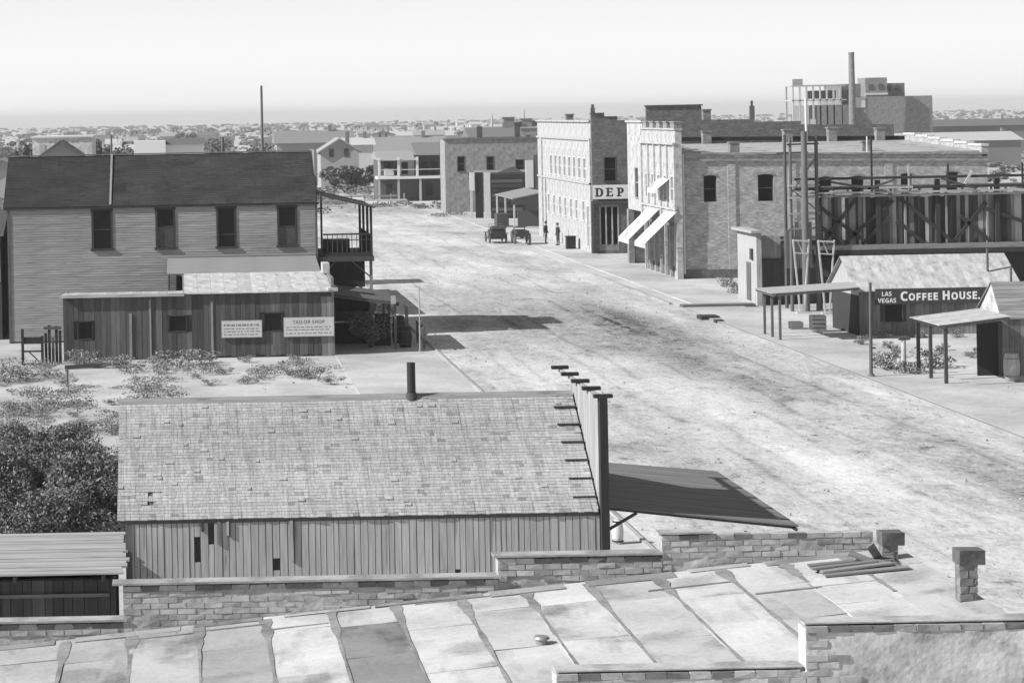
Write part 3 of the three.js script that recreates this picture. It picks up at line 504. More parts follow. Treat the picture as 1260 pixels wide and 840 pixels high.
{ // gate by the shed
  const g = thing('board_gate', 'dark square wooden gate frame with diagonal brace beside the shed', 'gate', [-6.9, 0, 102]);
  const m = M(.03, T.wood);
  part(g, 'post', bx(-7.44, -7.32, 0, 1.62, 101.95, 102.05), m); part(g, 'post', bx(-6.56, -6.44, 0, 1.3, 101.95, 102.05), m);
  part(g, 'rail', [bx(-7.32, -6.56, .02, .1, 101.97, 102.03), bx(-7.32, -6.56, .58, .65, 101.97, 102.03), bx(-7.32, -6.56, .95, 1.25, 101.97, 102.03)], m);
  part(g, 'brace', bar([-7.1, .6, 101.99], [-6.6, .1, 101.99], .05, .04), m);
  const f = thing('board_fence', 'short dark board fence between the gate and the shed', 'fence', [-6.05, 0, 102.3]);
  for (let i = 0; i < 5; i++) { const x = -6.42 + i * .16; part(f, 'board', bx(x, x + .13, 0, [1.4, 1.75, 1.2, 1.7, 1.5][i], 102.3, 102.33), M([.03, .05, .12, .03, .04][i], T.wood)); }
  part(f, 'rail', bx(-6.44, -5.64, 1.55, 1.68, 102.25, 102.298), M(.1, T.wood), { swap: true });
}
// posts along the left sidewalk
{
  single('sidewalk_post', 'stout pale post beside the canopy of the dark shed', 'post', [bx(10.5, 10.64, .12, 1.65, 109.2, 109.34), bx(10.46, 10.68, 1.65, 1.72, 109.16, 109.38)], M(.28, T.wood));
  const p = thing('hitching_rail', 'low dark hitching rail on posts beside the shed canopy', 'hitching rail', [10.9, .12, 106.2]);
  for (const z of [104.6, 107.6]) part(p, 'post', bx(10.86, 10.95, .12, 1.05, z, z + .09), M(.1, T.wood)); part(p, 'rail', rod([10.9, 1.08, 104.4], [10.9, 1.08, 107.9], .05), M(.1, T.wood));
  const q = thing('thin_pole', 'thin metal sign pole at the kerb by the shed canopy', 'pole', [10.62, .12, 103.7]);
  part(q, 'shaft', rod([10.62, .12, 103.7], [10.62, 3.0, 103.7], .03, .025), M(.35)); part(q, 'finial', rod([10.62, 3.0, 103.7], [10.62, 3.08, 103.7], .045, .01), M(.3)); part(q, 'base', rod([10.62, .12, 103.7], [10.62, .2, 103.7], .08, .05), M(.2));
}

// ---------------------------------------------------------------- right side, far to near
// corner store with white street front and dark brick side
{
  const b = thing('corner_store', 'two-storey corner store with white street front and dark brick side wall', 'building', [38, 0, 186]);
  const white = M(.52, T.mott, { bump: .004 }), dark = M(.19, T.course, { bump: .01 });
  const up = [], low = [];
  for (let i = 0; i < 8; i++) { const z = 175.4 + i * 2.3 + (i > 5 ? -.2 : 0); up.push([z, z + 1.15]); }
  const zl = [176.2, 179.4, 181.9, 184.6, 187.2, 190.2, 193]; for (const z of zl) low.push([z, z + 1.0]);
  const holes = [...up.map(([a, c]) => rect(a, c, 5.55, 7.25)), ...low.map(([a, c]) => rect(a, c, 2.3, 3.9)), rect(174.1, 175.3, .4, 3.6)];
  part(b, 'street_wall', prX(rect(173.1, 199, 0, 10), 31, 31.4, holes), white);
  for (const [a, c] of up) winX(b, a, c, 5.55, 7.25, 31.02, { tone: .55, pane: M(.13, null, { rough: .4 }) });
  for (const [a, c] of low) winX(b, a, c, 2.3, 3.9, 31.02, { tone: .55, pane: M(.11, null, { rough: .4 }) });
  winX(b, 174.1, 175.3, .4, 3.6, 31.02, { tone: .5, pane: M(.3, null, { rough: .3 }) });
  part(b, 'belt_course', [bx(30.86, 31, 8.6, 8.75, 173.1, 199), bx(30.9, 31, 5.22, 5.36, 173.1, 199), bx(30.84, 31.4, 10, 10.14, 173.0, 199)], M(.5, T.mott));
  part(b, 'pilaster', [bx(30.88, 31, 0, 8.6, 196.3, 197.1), bx(30.9, 31, 0, 8.6, 173.1, 173.6), bx(30.88, 31, 0, 5.2, 194.6, 195)], white);
  part(b, 'side_wall', prZ([[31, 0], [54, 0], [54, 9.4], [43.4, 9.6], [43.4, 10.0], [39.4, 10.0], [39.4, 11.1], [35.2, 11.1], [35.2, 10.1], [33.0, 10.1], [33.0, 10.35], [32, 10.35], [32, 10.6], [31, 10.6]], 172.7, 173.08, [rect(31.94, 32.83, 5.53, 7.27), rect(31.5, 32.95, .25, 3.75)]), dark);
  part(b, 'parapet_cap', [bx(30.95, 32, 10.6, 10.7, 172.6, 173.1), bx(35.1, 39.5, 11.1, 11.2, 172.6, 173.1), bx(32.0, 33.0, 10.35, 10.42, 172.64, 173.1)], M(.12, T.mott));
  part(b, 'roof', bx(31.4, 54, 9.0, 9.1, 173.1, 199), M(.3, T.felt)); part(b, 'rear_wall', [bx(31.4, 54, 0, 9.6, 198.7, 199), bx(53.7, 54, 0, 9, 173.1, 198.7)], dark);
  part(b, 'pinnacle', [bx(31.0, 31.3, 10.7, 11.1, 172.65, 172.95), bx(31.05, 31.25, 11.1, 11.35, 172.7, 172.9)], M(.15, T.mott)); part(b, 'pinnacle', [bx(43.1, 43.45, 10.0, 11.0, 172.75, 173.05), bx(43.2, 43.36, 11.0, 11.4, 172.85, 173.0)], M(.14, T.mott));
  winZ(b, 31.94, 32.83, 5.53, 7.27, 172.72, { tone: .08 });
  for (const [x, z, y] of [[41.5, 180, 10.7], [33.2, 195, 10.5]]) part(b, 'chimney', [bx(x - .3, x + .3, 9.05, y, z, z + .6), bx(x - .36, x + .36, y, y + .12, z - .06, z + .66)], M(.26, T.course));
  // shop front on the side street
  const sf = part(b, 'shop_front', [bx(31.5, 32.95, 3.55, 3.75, 172.6, 172.9), bx(31.5, 32.95, .25, .7, 172.7, 172.9)], M(.3, T.wood));
  for (const x of [31.5, 31.95, 32.42, 32.87]) part(sf, 'post', bx(x, x + .09, .7, 3.55, 172.66, 172.82), M(.5, T.mott));
  for (const x of [31.59, 32.04, 32.51]) part(sf, 'pane', bx(x, x + .36, .7, 3.5, 172.84, 172.86), glass);
  part(sf, 'cornice', bx(31.0, 33.9, 3.78, 4.0, 172.4, 172.7), M(.08, T.wood));
  part(b, 'corner_post', bx(30.86, 31.06, 0, 4.0, 172.5, 172.7), M(.1, T.wood));
  const s = thing('store_sign', 'white board sign lettered DEP. on the dark brick wall', 'sign', [33.3, 4.2, 172.5]);
  part(s, 'board', bx(31.0, 35.6, 4.15, 5.22, 172.52, 172.6), M(.6, T.mott));
  signZ(s, 31.0, 35.6, 4.15, 5.22, 172.517, canvasTex(690, 160, (c, w, h) => { c.fillStyle = '#dedede'; c.fillRect(0, 0, w, h); c.fillStyle = '#2c2c2c'; c.font = 'bold 132px serif'; c.textBaseline = 'middle'; c.lineWidth = 6; c.strokeStyle = '#2c2c2c'; ['D', 'E', 'P', '.'].forEach((t, i) => { c.fillText(t, 22 + i * 124, h * .53); c.strokeText(t, 22 + i * 124, h * .53); }); wear(c, w, h, 9, 500); }));
}
// brick block with white street front and canvas awnings
{
  const b = thing('brick_block', 'two-storey brick block with white crenellated street front and long side wall', 'building', [41.6, 0, 153.6]);
  const white = M(.54, T.mott, { bump: .004 }), brick = M(.50, T.course, { bump: .012 });
  const x0 = 31.9, x1 = 51.6, Zn = 146, Zf = 162;
  const W = [[33.35, 34.2, 4.9, 6.72], [36.84, 37.85, 4.88, 6.72], [40.8, 41.6, 4.9, 6.5], [42.84, 43.66, 4.9, 6.5], [46.02, 46.75, 4.9, 6.6], [48.94, 49.7, 4.9, 6.65]];
  const arch = ([a, c, y0, y1]) => { const o = [[a, y0], [c, y0], [c, y1 - .18]]; for (let i = 1; i < 6; i++) { const t = i / 6; o.push([c + (a - c) * t, y1 - .18 + .07 * Math.sin(Math.PI * t)]); } o.push([a, y1 - .18]); return o; };
  part(b, 'side_wall', prZ([[x0, 0], [x1, 0], [x1, 7.6], [x0, 7.95]], Zn, Zn + .35, W.map(arch)), brick);
  W.forEach((w) => winZ(b, w[0] + .02, w[1] - .02, w[2], w[3] - .16, Zn + .1, { tone: .1 }));
  part(b, 'lintel', W.map((w) => prZ([[w[0] - .08, w[3] - .16], [w[0] - .05, w[3] - .06], [(w[0] + w[1]) / 2, w[3] + .02], [w[1] + .05, w[3] - .06], [w[1] + .08, w[3] - .16], [w[1], w[3] - .17], [(w[0] + w[1]) / 2, w[3] - .09], [w[0], w[3] - .17]], Zn - .04, Zn - .002)), M(.36, T.course));
  part(b, 'cornice', [prZ([[x0, 7.55], [x1, 7.2], [x1, 7.34], [x0, 7.69]], Zn - .12, Zn - .002), prZ([[x0, 7.97], [x1, 7.62], [x1, 7.74], [x0, 8.09]], Zn - .1, Zn + .4)], M(.36, T.course));
  part(b, 'plinth', bx(x0, x1, 0, .55, Zn - .1, Zn - .002), M(.16, T.mott));
  part(b, 'pier', [34.9, 38.8, 45].map((x) => bx(x, x + .5, .55, 7.3, Zn - .06, Zn - .002)), brick);
  part(b, 'rear_wall', [bx(x0, x1, 0, 8.6, Zf - .3, Zf), bx(x1 - .35, x1, 0, 7.5, Zn + .35, Zf - .3)], brick);
  part(b, 'roof', prX([[Zn + .36, 7.72], [Zf - .3, 8.3], [Zf - .3, 8.4], [Zn + .36, 7.86]], x0 + .5, x1 - .35), M(.46, T.felt, { bump: .01 }));
  part(b, 'far_parapet', prZ([[x0 + .5, 8.62], [x1, 8.45], [x1, 8.68], [x0 + .5, 8.92]], Zf - .5, Zf - .302), M(.02, T.mott));
  const rp = []; for (let i = 0; i < 6; i++) { const z = Zn + i * 2.65; rp.push(bx(x1 - .36, x1 + .05, 7.5, 8.15 + i * .12, z, z + 2.6)); } part(b, 'stepped_end_wall', rp, brick);
  for (let i = 0; i < 6; i++) part(b, 'coping', bx(x1 - .42, x1 + .1, 8.15 + i * .12, 8.3 + i * .12, Zn + i * 2.65 - .05, Zn + i * 2.65 + 2.4), M(.7, T.mott));
  for (const [x, z, h] of [[35.7, 147.2, 8.6], [44.5, 148, 8.5], [42.8, 160.8, 9.2], [46, 161, 9.3], [49.4, 161, 9.2], [37.1, 161, 9.2]]) part(b, 'chimney', [bx(x - .3, x + .3, 7.7, h, z, z + .6), bx(x - .36, x + .36, h, h + .1, z - .05, z + .65)], M(.3, T.course));
  part(b, 'flue_pipe', rod([43.3, 8.4, 158], [43.3, 11.5, 158], .09), M(.6)); part(b, 'flue_pipe', rod([44.2, 7.6, 147], [44.2, 8.9, 147], .05), M(.6)); part(b, 'downpipe', rod([32.0, .3, 145.8], [32.0, 8.0, 145.8], .08), M(.55));
  // white street front
  const zs = [146.6, 148.6, 150.6, 152.6, 154.6];
  const upW = zs.map((z) => [z - .2, z + .7]);
  part(b, 'street_wall', prX(rect(145.6, 156.4, 3.6, 9.55), 31.5, 31.9, [...upW.map(([a, c]) => rect(a, c, 4.9, 6.6))]), white);
  upW.forEach(([a, c]) => winX(b, a, c, 4.9, 6.6, 31.52, { tone: .5, pane: M(.14, null, { rough: .3 }) }));
  part(b, 'pilaster', [145.6, 147.9, 149.9, 151.9, 153.9, 156.1].map((z) => bx(31.38, 31.5, 3.6, 8.6, z, z + .3)), white);
  part(b, 'belt_course', [bx(31.3, 31.5, 8.6, 8.74, 145.55, 156.4), bx(31.36, 31.5, 4.4, 4.52, 145.55, 156.4), bx(31.4, 31.95, 9.55, 9.66, 145.55, 156.4)], white);
  for (let i = 0; i < 5; i++) { const z = 145.7 + i * 2.2; part(b, 'merlon', [bx(31.45, 31.95, 9.66, 10.02, z, z + 1.1), bx(31.4, 32.0, 10.02, 10.1, z - .05, z + 1.15)], M(.34, T.course)); }
  part(b, 'corner_pier', bx(31.5, 31.88, 0, 3.6, 145.62, 146.4), white);
  part(b, 'shop_front', [bx(31.75, 31.9, 0, .6, 146.4, 156), bx(31.7, 31.9, 3.3, 3.6, 146.4, 156)], M(.2, T.wood));
  for (let z = 146.4; z < 156; z += 1.6) part(b, 'shop_pane', bx(31.8, 31.82, .6, 3.3, z + .05, z + 1.5), glass);
  for (let z = 146.4; z < 156; z += 1.6) part(b, 'shop_post', bx(31.55, 31.72, 0, 3.3, z - .06, z + .06), M(.6, T.mott));
  // taller bay at the far end, carried over the shop
  part(b, 'bay', prX(rect(156.6, 162, 3.85, 10), 31.62, 31.95, [rect(158.3, 159.5, 4.7, 6.9)]), white);
  winX(b, 158.3, 159.5, 4.7, 6.9, 31.64, { tone: .3 });
  part(b, 'bay_cap', bx(31.5, 31.95, 10, 10.16, 156.5, 162.1), white); part(b, 'bay_pier', bx(31.5, 31.9, 0, 3.85, 161.4, 162), M(.3, T.course));
  for (const z of [157, 159, 161]) part(b, 'bay_panel', bx(31.56, 31.62, 9.2, 9.8, z, z + .4), M(.5));
  const canv = M(.74, T.felt, { side: 1, bump: .004 });
  const awn = (z0, z1, xo, yt, yb) => {
    const t = part(b, 'awning', prZ([[31.5, yt], [xo, yb], [xo, yb + .03], [31.5, yt + .04]], z0, z1), canv, { label: 'sloping white canvas awning' });
    part(t, 'valance', [bx(xo - .015, xo + .015, yb - .28, yb, z0, z1)], canv); for (const z of [z0 + .05, z1 - .05]) part(t, 'frame_arm', bar([31.5, yb - .1, z], [xo + .05, yb - .03, z], .03), M(.2));
  };
  awn(145.5, 148.7, 29.4, 4.3, 2.3); awn(150.7, 154.2, 29.4, 4.3, 2.3); awn(147.6, 150.6, 30.7, 6.35, 5.7);
}
// small false-front stall
{
  const b = thing('false_front_stall', 'small stall with tall white false front beside the timber scaffold', 'stall', [33.5, 0, 127]);
  const wm = M(.17, T.wood);
  part(b, 'wall', [bx(31.72, 36, 0, 3.75, 126.1, 126.16), bx(31.72, 36, 0, 3.3, 129.2, 129.26), bx(35.94, 36, 0, 3.3, 126.16, 129.2)], wm);
  boardsZ(b, 31.72, 36, 0, 2.4, 126.09, .25, [.1, .13, .09, .11]); part(b, 'band', bx(31.72, 36, 2.4, 2.52, 125.98, 126.08), M(.08, T.wood));
  boardsZ(b, 31.72, 33.0, 2.53, 3.8, 126.09, .22, [.42, .46]);
  part(b, 'roof', prX([[125.9, 3.5], [129.4, 3.2], [129.4, 3.28], [125.9, 3.6]], 33.0, 36.2), M(.3, T.wood));
  const ff = part(b, 'false_front', bx(31.42, 31.7, 0, 4.0, 125.1, 129.4), M(.5, T.wood));
  part(ff, 'cornice', bx(31.1, 31.75, 4.0, 4.14, 124.95, 129.5), M(.5, T.wood)); part(ff, 'door', bx(31.38, 31.418, .2, 2.3, 126.4, 127.3), M(.14, T.wood)); part(ff, 'sign_bracket', bx(31.3, 31.41, 2.5, 3.1, 125.8, 126.2), M(.05));
}
// timber-framed structure going up behind the coffee house
{
  const b = thing('timber_structure', 'unfinished timber structure of upright boards and diagonal braces behind the coffee house', 'structure', [42, 0, 124]);
  const dk = M(.045, T.wood), md = M(.22, T.wood), lt = M(.5, T.wood), X0 = 33.9, X1 = 50;
  for (let x = X0 + .1; x < X1; x += 3.2) part(b, 'post', [bx(x - .12, x + .12, 0, 6.9, 121.9, 122.14)], dk);
  part(b, 'deck', bx(X0, X1, 2.95, 3.2, 121.6, 127), dk);
  part(b, 'sill', bx(X0, X1, 3.2, 3.45, 121.62, 121.85), M(.3, T.wood), { swap: true });
  const q = rng(12), tn = [.05, .10, .24, .07, .32, .45, .12, .06, .6, .04, .2];
  for (let x = X0; x < X1;) { const w = .14 + q() * .14; if (q() > .07) { const t = tn[Math.floor(q() * tn.length)]; part(b, 'board', bx(x, x + w - .015, 3.46, 5.95 + q() * .22, 122.2 + q() * .03, 122.26), M(t, T.wood, { bump: .006 })); } x += w; }
  const brace = (xa, ya, xb, yb, m = dk) => part(b, 'brace', bar([xa, ya, 121.98], [xb, yb, 121.98], .19, .1), m);
  brace(34.0, 5.6, 36.2, 3.8); brace(34.0, 4.5, 35.5, 3.5); brace(35.4, 3.6, 38.0, 5.8); brace(38.4, 5.9, 41.2, 3.5); brace(41.3, 3.6, 43.0, 5.6); brace(42.9, 5.3, 45.9, 4.2); brace(46, 3.6, 48.5, 5.7); brace(36.3, 3.5, 37.8, 4.9); brace(39.6, 3.5, 38.2, 4.7); brace(43.2, 3.5, 41.6, 4.9); brace(34.2, 3.6, 36, 5.9);
  for (const [y, m, h] of [[6.2, lt, .1], [6.02, md, .12], [6.42, dk, .14], [6.95, dk, .14]]) part(b, 'top_rail', bx(X0 - 1.2, X1, y, y + h, 121.75, 121.88), m, { swap: true });
  for (const [xa, ya, xb, yb, t] of [[34.6, 6.85, 37.6, 6.3, .1], [38, 6.9, 36.6, 6.45, .12], [40.5, 6.95, 42.4, 6.35, .1], [37.2, 6.5, 39.0, 6.5, .55], [41.7, 6.5, 42.2, 7.3, .6]]) part(b, 'loose_plank', bar([xa, ya, 121.7], [xb, yb, 121.7], .12, .06), M(t, T.wood));
  for (const x of [36.9, 38.9, 41.0, 45]) part(b, 'upright', bx(x, x + .09, 6.2, x === 36.9 ? 9.2 : 7.7, 122.1, 122.2), x === 38.9 ? lt : dk);
  part(b, 'back_wall', bx(X0, X1, 0, 3.0, 127, 127.1), M(.07, T.wood)); part(b, 'end_wall', bx(X1, X1 + .1, 0, 6, 122, 127), dk);
  for (let x = X0 + .6; x < X1; x += .8) part(b, 'rear_stud', bx(x, x + .1, 3.2, 6.3, 126.6, 126.7), M([.12, .4, .2][Math.round(x) % 3], T.wood)); part(b, 'rear_plate', bx(X0, X1, 6.3, 6.45, 126.55, 126.75), md, { swap: true }); part(b, 'rear_rail', bx(X0, X1, 4.6, 4.72, 126.5, 126.59), M(.35, T.wood), { swap: true });
  for (let i = 0; i < 7; i++) { const x = X0 + .3 + i * 2.2; part(b, 'light_stud', bx(x, x + .11, 3.45, 6.2, 121.95, 122.05), M(.34, T.wood)); }
  for (let i = 0; i < 8; i++) { const x = X0 + i * 2.0; part(b, 'joist', bx(x, x + .1, 6.05, 6.2, 122.2, 126.6), M(.25, T.wood)); }
  part(b, 'lower_boards', [bx(35.6, X1, 0, 2.95, 123.4, 123.46)], M(.05, T.wood));
}
{ // scaffold poles and light trestles at its street end
  const b = thing('scaffold', 'tall pole scaffold standing against the unfinished timber structure', 'scaffold', [33.1, 0, 121]);
  for (const [x, z, h, r, t] of [[32.35, 121.4, 9.3, .1, .16], [32.62, 123.5, 9.4, .1, .12], [33.05, 121.2, 9.6, .2, .18], [33.72, 121.3, 9.3, .12, .14], [32.9, 124.6, 9.3, .07, .3]]) part(b, 'pole', rod([x, 0, z], [x + .03, h, z], r, r * .8), M(t, T.wood));
  for (const [y, z, t] of [[8.9, 121.35, .06], [6.7, 121.35, .6], [6.05, 121.3, .55], [5.2, 121.35, .5], [4.4, 121.35, .3], [8.4, 123.5, .08]]) part(b, 'ledger', bar([32.2, y, z], [33.9, y + .03, z], .09, .07), M(t, T.wood), { swap: true });
  for (const [x0, y0, x1, y1] of [[32.3, 6.2, 33.7, 8.2], [33.7, 5.4, 32.4, 6.5]]) part(b, 'brace', bar([x0, y0, 121.25], [x1, y1, 121.25], .06, .05), M(.14, T.wood));
  for (let i = 0; i < 6; i++) part(b, 'board', bx(32.4 + i * .24, 32.6 + i * .24, 2.2, 4.3 + (i % 3) * .2, 122.6, 122.64), M([.16, .2, .14][i % 3], T.wood));
  const tr = (x, z, w, label) => { const t = thing('trestle', label, 'trestle', [x, 0, z], 'light trestles by the scaffold'); const m = M(.62, T.wood);
    part(t, 'leg', bar([x - .1, 0, z], [x - w, 3.9, z], .08), m); part(t, 'leg', bar([x + .1, 0, z], [x + w, 3.9, z], .08), m); part(t, 'crosspiece', bar([x - w, 3.86, z - .05], [x + w, 3.8, z - .05], .08), m); part(t, 'crosspiece', bar([x - w * .85, 3.2, z - .05], [x + w * .85, 3.15, z - .05], .06), m); part(t, 'strut', bar([x - w * .4, 3.82, z + .05], [x + w * .2, 3.2, z + .05], .05), m); part(t, 'foot', bx(x - .3, x + .3, 0, .09, z - .12, z + .12), m); };
  tr(32.55, 120.2, .42, 'light wooden trestle with splayed legs nearest the white stall'); tr(33.6, 119.2, .42, 'light wooden trestle with splayed legs nearest the coffee house');
}
// coffee house
{
  const b = thing('coffee_house', 'low board coffee house with pale pitched roof and dark lettered sign', 'building', [35.6, 0, 110.2]);
  const x0 = 31.95, x1 = 39.4, Zn = 108, Zf = 112.4, ye = 2.2, yr = 3.62, Zr = 110.2;
  const hole = [[33.11, 34.02, .65, 1.44]];
  part(b, 'wall', [prZ(rect(x0, x1, 0, ye), Zn, Zn + .05, hole.map((h) => rect(...h))), bx(x0, x1, 0, ye, Zf - .05, Zf), prX([[Zn + .05, 0], [Zf - .05, 0], [Zf - .05, ye], [Zr, yr - .1], [Zn + .05, ye]], x1 - .05, x1), prX([[Zn + .05, 0], [Zf - .05, 0], [Zf - .05, ye], [Zr, yr - .1], [Zn + .05, ye]], x0, x0 + .05)], M(.1, T.wood));
  boardsZ(b, x0, x1, 0, ye - .02, Zn - .001, .22, [.2, .26, .31, .24, .34, .22], { holes: hole });
  const w = part(b, 'window', [bx(33.08, 33.14, .65, 1.44, 107.95, 108.02), bx(33.99, 34.05, .65, 1.44, 107.95, 108.02), bx(33.08, 34.05, 1.44, 1.5, 107.95, 108.02), bx(33.05, 34.08, .59, .65, 107.92, 108.02)], M(.14, T.wood)); part(w, 'pane', bx(33.14, 33.99, .65, 1.44, 108.02, 108.03), glass);
  for (let i = 0; i < 19; i++) { const xa = x0 - .25 + i * .42; part(b, 'roof_sheet', prX([[Zn - .3, ye - .1], [Zr, yr], [Zr, yr + .03 + (i % 2) * .004], [Zn - .3, ye - .06]], xa, xa + .412), M([.54, .57, .52, .59][i % 4], T.mott, { bump: .004 })); }
  part(b, 'roof_far_slope', prX([[Zr, yr], [Zf + .3, ye - .1], [Zf + .3, ye - .06], [Zr, yr + .03]], x0 - .25, x1 + .28), M(.45, T.mott));
  part(b, 'street_gable', prX([[Zn, 1.9], [Zf, 1.9], [Zf, ye], [Zr, yr - .08], [Zn, ye]], x0 - .06, x0 - .01), M(.5, T.wood)); part(b, 'street_door', bx(x0 - .05, x0 - .01, 0, 1.88, Zn + .1, Zf - .1), M(.04, T.wood));
  part(b, 'stovepipe', rod([38.4, 2.9, 108.9], [38.4, 3.95, 108.9], .06), M(.1));
  const s = thing('coffee_sign', 'dark board sign lettered Las Vegas Coffee House under the eave', 'sign', [35.3, 1.5, 107.6]);
  part(s, 'board', bx(32.62, 38.02, 1.49, 2.23, 107.6, 107.66), M(.05, T.wood)); part(s, 'bracket', [bx(33.5, 33.56, 1.6, 2.1, 107.66, 107.97), bx(37, 37.06, 1.6, 2.1, 107.66, 107.97)], M(.1));
  signZ(s, 32.62, 38.02, 1.49, 2.23, 107.597, canvasTex(1168, 160, (c, W, h) => {
    c.fillStyle = '#3a3a3a'; c.fillRect(0, 0, W, h); c.fillStyle = '#ececec'; c.textBaseline = 'alphabetic';
    c.font = 'bold 62px sans-serif'; c.fillText('LAS', 60, 74, 150); c.fillText('VEGAS', 22, 142, 200);
    const put = (t, x, big, y) => { c.font = `bold ${big}px sans-serif`; c.fillText(t, x, y); c.lineWidth = 3; c.strokeStyle = '#ececec'; c.strokeText(t, x, y); return x + c.measureText(t).width; };
    let x = put('C', 250, 128, 124); [...'OFFEE'].forEach((t, i) => { x = put(t, x + 3, 97 + (i * 5) % 7, 121 + (i * 3) % 4); }); x = put('H', x + 34, 126, 122); [...'OUSE'].forEach((t, i) => { x = put(t, x + 3, 100 + (i * 5) % 8, 121 - (i * 3) % 4); }); put('.', x, 100, 120); wear(c, W, h, 7, 700);
  }));
  const c = thing('sidewalk_canopy', 'plank sidewalk canopy on slim posts at the street side of the coffee house', 'canopy', [29.5, 0, 107.5]);
  for (let i = 0; i < 12; i++) { const z = 105.7 + i * .27; part(c, 'board', bar([27.2, 2.26, z + .13], [31.35 + i * .04, 2.48, z + .13], .03, .262), M([.46, .42, .5][i % 3], T.wood), { swap: true }); }
  part(c, 'beam', [bx(27.3, 27.42, 2.12, 2.24, 105.7, 109), bar([27.3, 2.18, 105.75], [31.3, 2.4, 105.75], .1, .06)], M(.14, T.wood));
  for (const z of [105.8, 107.2, 108.6]) part(c, 'post', bx(27.55, 27.66, .1, 2.2, z - .05, z + .05), M(.16, T.wood));
  for (const [x, z, w, h, l] of [[30.6, 110.3, .7, .8, 'slatted crate under the plank canopy nearest the coffee house door'], [29.7, 110.9, .6, .45, 'low wooden crate under the plank canopy'] ]) { const k = thing('crate', l, 'crate', [x, 0.0, z]); const m = M(.3, T.wood); for (let i = 0; i < 4; i++) part(k, 'slat', bx(x - w / 2, x + w / 2, .02 + i * h / 4, .02 + i * h / 4 + h / 5, z - .3, z - .27), m, { swap: true }); part(k, 'box', bx(x - w / 2 + .02, x + w / 2 - .02, 0, h, z - .265, z + .3), M(.08, T.wood)); }
}
// house at the right edge with its porch
{
  const b = thing('porch_house', 'small board house with gable toward the street at the right edge', 'house', [35, 0, 92.6]);
  const x0 = 32.62, x1 = 38.2, Zn = 91, Zf = 93.6, Zr = 92.0;
  part(b, 'wall', [bx(x0, x1, 0, 2.4, Zn, Zn + .05), bx(x0, x1, 0, 2.4, Zf - .05, Zf), bx(x1 - .05, x1, 0, 2.4, Zn, Zf), bx(x0, x0 + .05, 0, 2.4, Zn + .05, Zf - .05)], M(.12, T.wood));
  boardsZ(b, x0, x1, 0, 2.38, Zn - .001, .24, [.22, .27, .2, .3, .25]);
  part(b, 'entry_screen', bx(31.72, 32.56, 0, 2.45, 91.3, 91.36), M(.03, T.wood)); part(b, 'door', bx(32.56, 32.6, 0, 2.1, 92, 92.9), M(.04, T.wood));
  part(b, 'street_gable', prX([[Zn, 2.3], [Zf, 2.3], [Zr, 3.6]], x0 - .05, x0 - .01), M(.6, T.mott));
  for (let i = 0; i < 9; i++) { const f = i / 9, g = (i + 1.08) / 9, za = Zn - .12 + (Zr - Zn + .12) * f, zb = Zn - .12 + (Zr - Zn + .12) * g, ya = 2.28 + 1.38 * f, yb = 2.28 + 1.38 * g; part(b, 'roof_board', prX([[za, ya], [zb, yb], [zb, yb + .03], [za, ya + .055]], x0 - .06, x1 + .2), M([.3, .34, .27][i % 3], T.wood), { swap: true }); }
  part(b, 'roof_far_slope', prX([[Zr, 3.64], [Zf + .3, 2.28], [Zf + .3, 2.32], [Zr, 3.7]], x0 - .1, x1 + .2), M(.3, T.wood)); part(b, 'stovepipe', rod([33.6, 3.3, 92.6], [33.6, 4.3, 92.6], .05), M(.1));
  const c = thing('porch_canopy', 'pale porch canopy on three dark posts in front of the small board house', 'canopy', [30.4, 0, 90]);
  for (let i = 0; i < 9; i++) { const z = 88.1 + i * .4; part(c, 'board', bar([29.15, 2.36, z + .2], [31.95, 2.66, z + .2], .03, .385), M([.56, .6, .52][i % 3], T.mott)); }
  part(c, 'beam', [bx(29.3, 29.42, 2.22, 2.34, 88.1, 91.7), bar([29.2, 2.28, 88.15], [31.9, 2.58, 88.15], .1, .06)], M(.1, T.wood));
  for (const z of [88.2, 90.0, 91.5]) part(c, 'post', bx(29.36, 29.48, .1, 2.24, z - .06, z + .06), M(.07, T.wood));
  const bar1 = thing('barrel', 'pale wooden barrel beside the board house at the right edge', 'barrel', [32.4, 0, 89.4]);
  const pr = [[0, 0], [.24, 0], [.3, .3], [.32, .55], [.3, .8], [.25, 1.08], [.22, 1.1], [.22, 1.04], [0, 1.04]].map((p) => new THREE.Vector2(...p)); const lg = clean(new THREE.LatheGeometry(pr, 18)); lg.translate(32.4, 0, -89.4); part(bar1, 'staves', lg, M(.55, T.wood));
  for (const y of [.2, .9]) { const tg = clean(new THREE.TorusGeometry(.295, .015, 6, 20)); tg.rotateX(Math.PI / 2); tg.translate(32.4, y, -89.4); part(bar1, 'hoop', tg, M(.2)); }
}
{ const p = thing('wooden_pole', 'lone slim wooden pole on the sidewalk in front of the coffee house sign', 'pole', [27.4, .1, 91]);
  part(p, 'shaft', rod([27.35, .1, 91], [27.38, 3.85, 91], .075, .06), M(.13, T.wood)); part(p, 'footing', rod([27.35, .1, 91], [27.35, .2, 91], .16, .12), M(.2, T.mott)); part(p, 'peg', bx(27.4, 27.55, 1.2, 1.26, 90.97, 91.03), M(.1)); }
single('plank_bridge', 'short dark plank lying across the right gutter', 'plank', [bx(26.55, 27.5, .02, .2, 117.3, 118.4), bx(26.9, 27.3, .01, .16, 115.5, 116.1)], M(.04, T.wood));
{ const p = thing('water_pump', 'small pale hydrant post beside the porch posts', 'hydrant', [29.2, .0, 93]);
  part(p, 'shaft', rod([29.05, 0, 92.2], [29.05, 1.4, 92.2], .11, .09), M(.6, T.mott)); part(p, 'head', bx(28.85, 29.3, 1.4, 1.52, 92.12, 92.28), M(.08)); }

